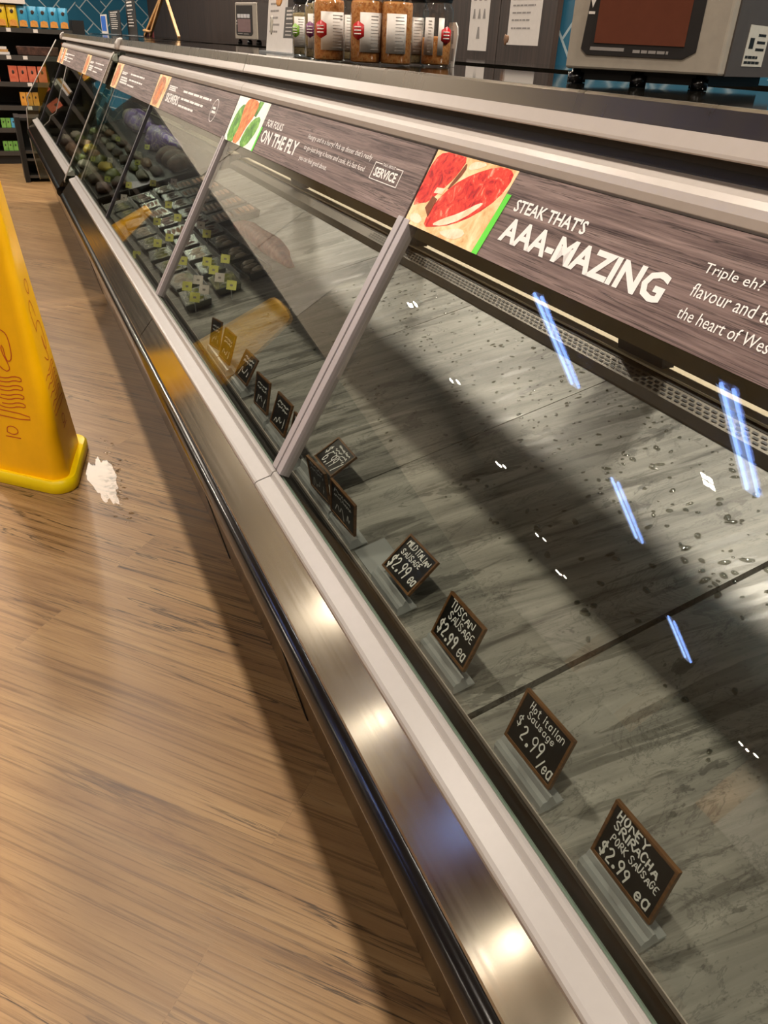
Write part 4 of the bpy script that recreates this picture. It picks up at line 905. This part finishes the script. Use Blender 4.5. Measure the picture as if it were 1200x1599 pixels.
# ------------------------------------------------------------------ spice jars on the counter
CT = 1.2861
def jar_proto():
    t = thing('spice_jar', 'x', 'spice jar', (0, 0, 0))
    R_ = 0.0300
    m = MB(); m.lathe((0, 0, 0), [(R_-0.004, 0.0), (R_, 0.004), (R_, 0.103), (R_-0.001, 0.110), (R_-0.006, 0.119), (R_-0.006, 0.121)], 32); m.build('jar_body', 'plastic', t, True)
    m = MB(); m.lathe((0, 0, 0), [(R_-0.0045, 0.121)] + [(R_-0.0045, 0.1215), (R_-0.004, 0.124), (R_-0.004, 0.146), (R_-0.007, 0.149)], 32)
    for k in range(40):
        a = 2*PI*k/40; m.obox(frame((math.cos(a)*(R_-0.004), math.sin(a)*(R_-0.004), 0.125), (-math.sin(a), math.cos(a), 0), (-math.cos(a), -math.sin(a), 0)) , 0.0014, 0.0014, 0.019)
    m.build('lid', 'lid', t)
    return t
# x, y, fill height, seasoning, angle of the white label's middle, half width, emblem material, emblem angle offset, label
JARS = [(.733, 2.095, .100, 'spice2', -2.35, .5, 'greenpl', -.35, 'spice jar with green hexagon emblem, leftmost in the jar row'),
 (.664, 1.808, .112, 'spice2', -2.25, .5, 'purplepl', -.30, 'spice jar with purple hexagon emblem, tucked behind an orange jar'),
 (.618, 1.625, .113, 'spice', -1.66, .80, 'redpl', -.80, 'leftmost orange spice jar, red hexagon at the left edge of its label'),
 (.704, 1.741, .060, 'spice2', -2.0, .35, None, 0, 'spice jar showing a narrow white label between the two leftmost orange jars'),
 (.659, 1.540, .112, 'spice', -1.64, .72, 'redpl', -.84, 'orange spice jar with red hexagon, second full orange jar from the left'),
 (.707, 1.511, .112, 'spice', -2.02, .62, None, 0, 'orange spice jar with plain white label, third full orange jar from the left'),
 (.800, 1.632, .050, 'spice2', -1.9, .6, None, 0, 'pale half empty spice jar behind the third orange jar'),
 (.826, 1.577, .055, 'spice', -2.60, .34, 'redpl', 1.20, 'one third full spice jar with red hexagon on its right side, last of the row')]
jp = jar_proto(); jars_ = [jp] + [copy_tree(jp) for _ in JARS[1:]]
for i, (x, y, fh, sp, la, lw_, em, eo, lab) in enumerate(JARS):
    o = jars_[i]; o.location = (x, y, CT); o.scale = (1, 1, 0.88); o['label'] = lab; o['group'] = 'spice jars on the counter'
    rn = random.Random(i); c0 = Vector((0, 0, 0))
    def part(m, nm, mat, sm=True):
        me = m.build(nm, mat, None, sm); me.parent = o; me.location = (0, 0, 0); return me
    m = MB(); m.lathe(c0, [(0.0250, 0.003), (0.0280, 0.006), (0.0282, fh-0.004), (0.027, fh), (0.010, fh+0.003)], 28); part(m, 'seasoning', sp)
    m = MB(); m.patch(c0, 0.0302, la-lw_, la+lw_, 0.022, 0.092); part(m, 'label', 'paper')
    if i == 7: m = MB(); m.patch(c0, 0.0302, la+0.62, la+0.98, 0.022, 0.092); part(m, 'side_label', 'paper')
    m = MB()
    for k in range(11):
        z = 0.085 - k*0.0058; m.patch(c0, 0.0309, la-0.05, la-0.05+lw_*rn.uniform(0.6, 0.92), z, z+(0.0014 if k < 2 else 0.0007), 0.0003, 6)
    part(m, 'label_print', 'greyink')
    if em:
        a = la+eo; R1 = 0.0312; vs = []
        N = 8; hx = [(-0.46, 0.0), (-0.34, 0.0125), (0, 0.0165), (0.34, 0.0125), (0.46, 0.0)]
        def hh(t): 
            t = abs(t); return 0.0165 - 0.0050*t/0.30 if t <= 0.38 else 0.0
        for q in range(N+1):
            t = -0.38 + 0.76*q/N; h = 0.0170 - 0.0070*abs(t)/0.38
            vs += [(R1*math.cos(a+t), R1*math.sin(a+t), 0.060-h), (R1*math.cos(a+t), R1*math.sin(a+t), 0.060+h)]
        m = MB(); m.add(vs, [(2*q, 2*q+2, 2*q+3, 2*q+1) for q in range(N)]); e = part(m, 'hexagon_emblem', em); sm_ = e.modifiers.new('thickness', 'SOLIDIFY'); sm_.thickness = 0.0006
        m = MB()
        for z in (0.066, 0.060, 0.054): m.patch(c0, 0.0318, a-0.25, a+0.2, z-0.0012, z+0.0012, 0.0003, 6)
        part(m, 'emblem_print', 'paper')

# ------------------------------------------------------------------ weighing scales
def rot_frame(o, ang): return Matrix.Translation(o) @ Matrix.Rotation(ang, 4, 'Z')
def scale_unit(label, L, Rr, height, depth, main):
    L = Vector(L); Rr = Vector(Rr); L.z = Rr.z = max(L.z, Rr.z)
    t = thing('weighing_scale', label, 'scale', L)
    e = (Rr-L); Wd = e.length; fr = frame(L, e, (0, 0, 1))          # x right along the face, y up, z towards the shopper
    T = lambda z: fr @ Matrix.Translation((0, 0, z))
    k = Wd/0.20
    if main:
        A2, B2 = (L.x, L.y), (Rr.x, Rr.y); C2, D2 = (1.020, 0.912), (0.862, 1.045)
        m = MB(); m.extrude(Matrix.Translation((0, 0, L.z)), [A2, B2, C2, D2], height); m.build('housing', 'scale', t, False, 0.003)
        m = MB(); m.extrude(Matrix.Translation((0, 0, CT+0.005)), [(L.x+0.022, L.y+0.005), (Rr.x+0.004, Rr.y+0.022), (C2[0]-0.02, C2[1]+0.005), (D2[0], D2[1]-0.02)], L.z-CT-0.005); m.build('base_plate', 'blackmat', t)
    else:
        m = MB(); m.extrude(T(-depth), [(0, 0), (Wd, 0), (Wd, height), (0.012*k, height)], depth); m.build('housing', 'scale', t, False, 0.004*k)
    m = MB(); m.extrude(T(0), [(0.018*k, 0.024*k), (0.026*k, 0.017*k), (0.150*k, 0.017*k), (0.166*k, 0.026*k), (0.166*k, height-0.012*k), (0.026*k, height-0.012*k)], 0.0015*k); b = m.build('bezel', 'scaledk', t)
    def on(m, nm, mat): q = m.build(nm, mat, None); q.parent = b; q.location = (0, 0, 0)
    m = MB(); m.extrude(T(0.0015*k), [(0.034*k, 0.031*k), (0.150*k, 0.031*k), (0.150*k, 0.086*k), (0.034*k, 0.086*k)], 0.0010*k); on(m, 'display', 'lcd' if main else 'lcd2')
    for q in range(4):
        m = MB(); u = (0.036 + 0.0285*q)*k; m.extrude(T(0.0015*k), [(u, 0.090*k), (u+0.025*k, 0.090*k), (u+0.025*k, 0.106*k), (u, 0.106*k)], 0.002*k); on(m, 'key', 'keyw' if (q == 3 or not main) else 'key')
    m = MB(); lines(m, T(0.0015*k), 0.030*k, 0.075*k, [0.0225*k], 0.004*k, random.Random(2), words=False); lines(m, T(0.0015*k), 0.086*k, 0.145*k, [0.0215*k], 0.0035*k, random.Random(3)); on(m, 'small_print', 'greyink')
    m = MB(); m.extrude(T(0.0015*k), [(0.022*k, 0.080*k), (0.0255*k, 0.070*k), (0.029*k, 0.080*k)], 0.0006*k); m.extrude(T(0.0015*k), [(0.0215*k, 0.063*k), (0.0295*k, 0.063*k), (0.0295*k, 0.066*k), (0.0215*k, 0.066*k)], 0.0006*k); on(m, 'white_arrow', 'paper')
    # dark side cheek on the right
    if main:
        sf = frame(Vector((Rr.x, Rr.y, L.z)), (C2[0]-Rr.x, C2[1]-Rr.y, 0), (0, 0, 1)); Ls = math.hypot(C2[0]-Rr.x, C2[1]-Rr.y)
        m = MB(); m.extrude(sf @ Matrix.Translation((0, 0, 0.0002)), [(0.016, 0), (Ls, 0), (Ls, height), (0.016, height)], 0.002); s_ = m.build('side_cheek', 'scaleside', t)
        sf = sf @ Matrix.Translation((0, 0, 0.0023))
        m = MB(); m.extrude(sf, [(0.058, 0.012), (0.125, 0.012), (0.125, 0.058), (0.058, 0.058)], 0.0006); d = m.build('rating_plate', 'greywall', None); d.parent = s_; d.location = (0, 0, 0)
        sf = sf @ Matrix.Translation((0, 0, 0.0006))
        m = MB(); lines(m, sf, 0.062, 0.12, [0.015, 0.021], 0.003, random.Random(5)); lines(m, sf, 0.090, 0.12, [0.030, 0.038, 0.046], 0.003, random.Random(6)); m.extrude(sf, [(0.066, 0.032), (0.080, 0.032), (0.080, 0.044), (0.066, 0.044)], 0.0003); d = m.build('plate_print', 'blackmat', None); d.parent = s_; d.location = (0, 0, 0)
    else:
        m = MB(); m.extrude(T(-depth*0.98), [(Wd+0.0002, 0.001), (Wd+0.003, 0.001), (Wd+0.003, height), (Wd+0.0002, height)], depth*0.9); m.build('side_cheek', 'scaleside', t)
    for u in (0.015*k, Wd*0.5, Wd-0.02*k):
        for dz in (0.02*k, depth*0.8):
            m = MB(); h = L.z - CT
            p = fr @ Vector((u, 0, -dz)); m.lathe((p.x, p.y, CT), [(0.011*k, 0), (0.011*k, h*0.75), (0.006*k, h*0.77), (0.006*k, h)], 14); m.build('foot', 'black', t, True)
scale_unit('large warm grey weighing scale with brown display at the right end of the counter', (0.70, 0.968, 1.3033), (0.845, 0.842, 1.3025), 0.150, 0.085, True)

# ------------------------------------------------------------------ back counter and things on it
bc = MB(); bc.extrude(Matrix.Translation((0, 0, 1.235)), [(1.31, -1.0), (1.75, -1.0), (1.75, 10.4), (1.15, 10.4), (1.15, 4.6), (1.31, 4.6)], 0.0495); bcw = thing('back_counter', 'long dark work counter on the staff side behind the meat case', 'counter', (1.4, 6.8, ZF))
bc.build('work_top', 'counter', bcw); MB().box(1.40, 1.73, -0.96, 10.36, ZF, 1.2348).build('cabinet', 'dark', bcw)
CT_OLD = CT; CT = 1.2847
scale_unit('small grey weighing scale with mauve display standing on the back counter', (1.43, 5.36, 1.307), (1.50, 5.13, 1.307), 0.185, 0.12, False)
# wooden easel
ez = thing('easel', 'pale wooden tripod easel standing on the back counter', 'easel', (1.35, 7.6, CT))
def leg(a, b, r, nm='leg'):
    m = MB(); a = Vector(a); b = Vector(b); d = (b-a).normalized(); fr = frame(a, d.cross(Vector((0, 1, 0))), d.cross(d.cross(Vector((0, 1, 0)))))
    m.tube([a, b], r, 4); m.build(nm, 'pine', ez)
leg((1.35, 8.06, CT+0.011), (1.36, 7.20, 1.56), 0.014); leg((1.35, 7.80, CT+0.011), (1.36, 7.16, 1.56), 0.014); leg((1.345, 6.60, CT+0.011), (1.36, 7.05, 1.56), 0.013)
m = MB(); m.tube([(1.335, 8.02, 1.330), (1.335, 7.70, 1.322)], 0.010, 8); m.build('peg', 'pine', ez, True)
# table signs and cards
def table_sign(name, label, x, y0, y1, h, mat, inkm, seed, tilt=0.0, cat='counter sign', z=None):
    z = CT if z is None else z
    t = thing(name, label, cat, (x, (y0+y1)/2, z)); o = Vector((x, y0, z)); fr = frame(o, (0, y1-y0, 0), (math.sin(tilt), 0, math.cos(tilt)))
    Wd = abs(y1-y0); rn = random.Random(seed)
    m = MB(); m.extrude(fr @ Matrix.Translation((0, 0, -0.006)), [(0, 0), (Wd, 0), (Wd, h), (0, h)], 0.006); m.build('panel', mat, t)
    m = MB(); lines(m, fr, Wd*0.15, Wd*0.85, [h*q for q in (0.90, 0.82, 0.74)], h*0.04, rn); lines(m, fr, Wd*0.15, Wd*0.8, [h*q for q in (0.64, 0.56, 0.48, 0.40, 0.32, 0.24)], h*0.022, rn); m.build('print', inkm, t)
    m = MB(); m.box(x-0.02, x+0.05, min(y0, y1), max(y0, y1), z, z+0.004); m.build('foot', 'acryl', t); return t, fr, Wd, h
table_sign('table_sign', 'tall dark sign panel with white print behind the easel', 1.29, 8.60, 8.10, 0.30, 'dark', 'paper', 1)
table_sign('table_sign', 'low dark framed sign with white print left of the easel', 1.22, 9.25, 8.55, 0.195, 'dark', 'paper', 2)
t, fr, Wd, h = table_sign('table_sign', 'white leaflet with blue panel at the left end of the back counter', 1.20, 9.75, 9.30, 0.165, 'paper', 'greyink', 3)
m = MB(); m.extrude(fr @ Matrix.Translation((0, 0, 0.0006)), [(Wd*0.08, h*0.15), (Wd*0.85, h*0.15), (Wd*0.85, h*0.92), (Wd*0.08, h*0.92)], 0.0004); m.build('blue_panel', 'bluecard', t)
m = MB(); m.add([(1.42, 8.6, CT), (1.42, 8.05, CT), (1.42, 8.05, 1.45), (1.425, 8.6, CT), (1.425, 8.05, CT), (1.425, 8.05, 1.45)], [(0, 1, 2), (5, 4, 3), (0, 3, 4, 1), (1, 4, 5, 2), (2, 5, 3, 0)])
tag(m.build('sign_back', 'maroon'), 'maroon folded card between the two dark table signs', 'card')
m = MB(); fr = frame((1.42, 6.95, CT), (0, -1, 0), (1, 0, 0)); m.extrude(fr @ Matrix.Translation((0, 0, -0.0125)), [(0, 0), (1.15, 0), (1.25, 0.08), (1.15, 0.16), (0, 0.16)], 0.012)
tag(m.build('serving_board', 'steel'), 'long shiny metal platter lying on the back counter right of the easel', 'platter')
CT = CT_OLD
# leaflet stand on the front counter
t, fr, Wd, h = table_sign('leaflet_stand', 'tall clear stand with a printed recipe leaflet left of the spice jars', 0.742, 2.452, 2.300, 0.20, 'paper', 'greyink', 9, 0.10, 'leaflet stand')
m = MB(); m.blob(fr @ Matrix.Translation((Wd*0.62, h*0.62, 0.0002)), 0.026, 0.018, 0.0015, 4, 0.1); m.build('food_picture', 'sandbag', t, True)
m = MB(); m.blob(fr @ Matrix.Translation((Wd*0.25, h*0.33, 0.0002)), 0.014, 0.022, 0.0015, 5, 0.2); m.build('pink_motif', 'm_white', t, True)
t, fr, Wd, h = table_sign('folded_card', 'dark folded card with pale foot beside the leaflet stand', 0.735, 2.285, 2.185, 0.105, 'dark', 'paper', 12, 0.12, 'card')
m = MB(); m.extrude(fr @ Matrix.Translation((0, 0, 0.0006)), [(0, 0), (Wd, 0), (Wd, h*0.34), (0, h*0.34)], 0.0006); m.build('pale_foot', 'paper', t)
# white paper stand and tag right of the jars
t = thing('paper_stand', 'small white cut-out paper stand right of the spice jars', 'paper stand', (0.868, 1.57, CT))
fr = frame((0.860, 1.597, CT), (0.26, -0.96, 0), (0, 0, 1))
m = MB(); m.extrude(fr, [(0, 0), (0.026, 0), (0.032, 0.055), (0.030, 0.068), (0.024, 0.076), (0.006, 0.076)], 0.003); m.build('panel', 'paper', t)
m = MB()
for p in ((0.004, 0.040), (0.015, 0.040), (0.019, 0.010)): m.extrude(fr @ Matrix.Translation((0, 0, 0.003)), [p, (p[0]+0.006, p[1]), (p[0]+0.006, p[1]+0.022), (p[0], p[1]+0.022)], 0.0003)
m.build('print', 'greyink', t)

# ------------------------------------------------------------------ posters on the wood wall
def poster(label, ya, yb, za, zb, seed, coloured):
    t = thing('poster', label, 'poster', (2.073, (ya+yb)/2, za)); fr = frame((2.0745, ya, za), (0, -1, 0), (0, 0, 1)); Wd = ya-yb; h = zb-za; rn = random.Random(seed)
    m = MB(); m.extrude(fr, [(0, 0), (Wd, 0), (Wd, h), (0, h)], 0.001); m.build('sheet', 'paper', t)
    m = MB(); lines(m, fr @ Matrix.Translation((0, 0, 0.001)), Wd*0.15, Wd*0.85, [h*0.90], h*0.03, rn)
    if coloured: lines(m, fr @ Matrix.Translation((0, 0, 0.001)), Wd*0.10, Wd*0.9, [h*q for q in (0.80, 0.74, 0.66, 0.58, 0.50, 0.43, 0.35, 0.27, 0.18)], h*0.018, rn)
    else:
        for v in (0.62, 0.40):
            for u in (0.15, 0.42, 0.68): MB().extrude(fr @ Matrix.Translation((0, 0, 0.001)), [(Wd*u, h*v), (Wd*(u+0.15), h*v), (Wd*(u+0.10), h*(v+0.12)), (Wd*(u+0.05), h*(v+0.12))], 0.0003).build('small_drawing', 'greyink', t)
        MB().extrude(fr @ Matrix.Translation((0, 0, 0.001)), [(Wd*0.42, h*0.15), (Wd*0.6, h*0.15), (Wd*0.55, h*0.30), (Wd*0.47, h*0.30)], 0.0003).build('small_drawing', 'greyink', t)
    m.build('print', 'm_red' if coloured and False else 'greyink', t); return t, fr
poster('narrow white poster with small drawings on the dark wood wall', 3.645, 3.478, 1.312, 1.62, 31, False)
t, fr = poster('wider white notice with lines of print on the dark wood wall', 3.312, 3.074, 1.340, 1.66, 32, True)
m = MB(); m.blob(fr @ Matrix.Translation((-0.005, 0.02, 0.001)), 0.018, 0.022, 0.002, 8, 0.2); m.build('sticker', 'm_brown', t, True)

# ------------------------------------------------------------------ snack shelving at the end of the aisle
GY = 9.2
gd = thing('shelving_unit', 'black shelving unit with snack bags at the end of the aisle', 'shelving', (0.0, GY+0.2, ZF))
MB().box(-1.3, 0.97, GY+0.42, GY+0.46, ZF, 1.385).build('back_panel', 'shelf', gd)
MB().box(-1.3, 0.955, GY+0.02, GY+0.42, ZF, ZF+0.10).build('plinth', 'shelf', gd)
MB().box(0.86, 0.97, GY-0.02, GY+0.42, ZF, 1.385).build('end_upright', 'shelf', gd)
SH = [(1.300, 1.262), (1.077, 1.034), (0.852, 0.812), (0.649, 0.608), (0.452, 0.411), (0.245, 0.204)]
for a, b in SH:
    MB().box(-1.3, 0.86, GY+0.012, GY+0.42, a-0.012, a).build('shelf', 'shelf', gd); MB().box(-1.3, 0.86, GY, GY+0.012, b, a).build('shelf_edge', 'shelfedge', gd)
MB().box(0.02, 0.475, GY+0.02, GY+0.34, 1.492, 1.56).build('top_box_sign', 'paper', gd); MB().box(0.02, 0.47, GY+0.36, GY+0.42, 1.385, 1.56).build('top_sign_support', 'shelf', gd)
for x, s in ((0.27, 0), (0.505, 0), (0.23, 1), (0.375, 1), (0.375, 2), (0.34, 3), (0.25, 4)):
    MB().box(x, x+0.040, GY-0.002, GY, SH[s][0]-0.034, SH[s][0]-0.004).build('price_ticket', 'paper', gd)
MT['bag_y'] = two_tone('yellow snack bag', [(0.3, '#d9b21e'), (0.7, '#e8c832')], 20, 0.35); MT['bag_b'] = two_tone('blue snack bag', [(0.3, '#2f86ad'), (0.7, '#48a3c4')], 20, 0.35)
MT['box_o'] = two_tone('salmon carton', [(0.3, '#c4573d'), (0.7, '#d97a5a')], 20, 0.5); MT['box_a'] = two_tone('orange carton', [(0.3, '#d68a2c'), (0.7, '#e6ab4c')], 20, 0.5)
MT['box_g'] = two_tone('green carton', [(0.3, '#5d9a3e'), (0.7, '#84b85c')], 20, 0.5); MT['box_b'] = two_tone('light blue carton', [(0.3, '#3c93b8'), (0.7, '#5fb0cf')], 20, 0.5)
MT['bagdark'] = plain('dark brown print', '#3a2a22', 0.5)
def bag_proto(mat, name):
    t = thing(name, 'x', 'snack bag', (0, 0, 0)); Wd, h = 0.088, 0.178
    m = MB(); vs = []; nz, nx = 8, 6
    for s_ in (-1, 1):
        for j in range(nz+1):
            for i in range(nx+1):
                u = i/nx*2-1; v = j/nz; th = 0.024*(1-u*u)**0.5*min(1, 4*v+0.25)*min(1, 4*(1-v)+0.05); vs.append((u*Wd/2, s_*th-0.0008*s_, v*h))
    N = (nz+1)*(nx+1); fs = []
    for j in range(nz):
        for i in range(nx):
            a = j*(nx+1)+i; fs.append((a, a+1, a+nx+2, a+nx+1)); fs.append((N+a+1, N+a, N+a+nx+1, N+a+nx+2))
    m.add(vs, fs); m.build('bag_body', mat, t, True)
    m = MB(); fr = frame((0, -0.0245, 0), (1, 0, 0), (0, 0, 1)); m.blob(fr @ Matrix.Translation((0, 0.13, 0)), 0.016, 0.017, 0.0012, 2, 0.05, 12, 5, 0.2); m.build('badge', 'bagdark', t, True)
    m = MB(); m.extrude(fr @ Matrix.Translation((0, 0, -0.002)), [(-0.036, 0.012), (0.036, 0.012), (0.030, 0.058), (0, 0.066), (-0.03, 0.056)], 0.003); m.build('food_picture', 'sandbag', t); return t
by, bb = bag_proto('bag_y', 'snack_bag'), bag_proto('bag_b', 'snack_bag')
uy = ub = 0
for x, k in ((0.155, 'y'), (0.250, 'y'), (0.345, 'y'), (0.435, 'b'), (0.525, 'b'), (0.615, 'b'), (0.705, 'b'), (0.795, 'b')):
    src = by if k == 'y' else bb; first = (k == 'y' and uy == 0) or (k == 'b' and ub == 0)
    o = src if first else copy_tree(src); uy += k == 'y'; ub += k == 'b'
    o.location = (x, GY+0.06, 1.301); o.rotation_euler = (0, 0, R.uniform(-0.12, 0.12))
    o['label'] = ('yellow' if k == 'y' else 'blue') + ' snack bag with food picture on the top shelf'; o['group'] = ('yellow' if k == 'y' else 'blue') + ' snack bags on the top shelf'
def carton(x, w_, h, s, mat, nm, where):
    t = thing('carton', '%s carton on the %s' % (nm, where), 'carton', (x, GY+0.05, SH[s][0]+0.001), '%s cartons on the %s' % (nm, where))
    MB().box(x-w_/2, x+w_/2, GY+0.03, GY+0.09, SH[s][0]+0.001, SH[s][0]+h).build('box', mat, t)
    m = MB(); fr = frame((x, GY+0.0298, SH[s][0]+h*0.62), (1, 0, 0), (0, 0, 1)); m.blob(fr, w_*0.16, w_*0.2, 0.002, 3, 0.15, 10, 5, 0.1); m.build('printed_motif', 'bagdark', t, True)
for x in (0.10, 0.265, 0.350, 0.435, 0.525): carton(x, 0.078, 0.135, 2, 'box_o', 'salmon', 'third shelf')
for x in (0.315, 0.372, 0.429): carton(x, 0.052, 0.115, 3, 'box_a', 'orange', 'fourth shelf')
for x in (0.095, 0.140): carton(x, 0.041, 0.085, 4, 'box_g', 'green', 'fifth shelf')
for x in (0.185, 0.228): carton(x, 0.041, 0.085, 4, 'box_b', 'light blue', 'fifth shelf')
for x in (0.075, 0.121, 0.167): carton(x, 0.042, 0.085, 5, 'box_g', 'green', 'bottom shelf')
carton(0.213, 0.042, 0.085, 5, 'box_b', 'light blue', 'bottom shelf')
m = MB(); m.obox(Matrix.Translation((0.52, GY+0.15, SH[1][0]+0.001)), 0.36, 0.20, 0.075, 1.06); tag(m.build('serving_tray', 'm_dark', None, False, 0.006), 'dark brown slab tray on the second shelf', 'tray')
for k in range(3): tag(MB().box(0.10+0.004*k, 0.265-0.01*k, GY+0.03, GY+0.2, SH[1][0]+0.001+0.022*k, SH[1][0]+0.022*(k+1)).build('flat_box', 'paper' if k != 1 else 'pine'), ['lowest pale flat box in the stack on the second shelf', 'middle tan flat box in the stack on the second shelf', 'top pale flat box in the stack on the second shelf'][k], 'box')
tag(MB().box(0.745, 0.815, GY+0.04, GY+0.12, SH[1][0]+0.001, SH[1][0]+0.115).build('carton', 'box_o'), 'red carton standing alone at the right end of the second shelf', 'carton')
# black cart beside the far end of the case
ctt = thing('black_cart', 'black shelf cart on the floor beside the far end of the case', 'cart', (0.30, 8.2, ZF))
MB().box(0.175, 0.215, 8.02, 8.40, ZF, 0.646).build('side_panel', 'blackmat', ctt); MB().box(0.40, 0.44, 8.02, 8.40, ZF, 0.646).build('side_panel', 'blackmat', ctt)
MB().box(0.215, 0.40, 8.36, 8.40, ZF, 0.64).build('rear_panel', 'shelf', ctt)
for z in (0.16, 0.30, 0.36, 0.62): MB().box(0.215, 0.40, 8.04, 8.36, z, z+0.02).build('shelf', 'shelfedge' if z < 0.5 else 'shelf', ctt)

# ------------------------------------------------------------------ lower everything so that the floor is at zero
for o in list(SC.objects):
    if o.parent is None: o.location.z -= ZF
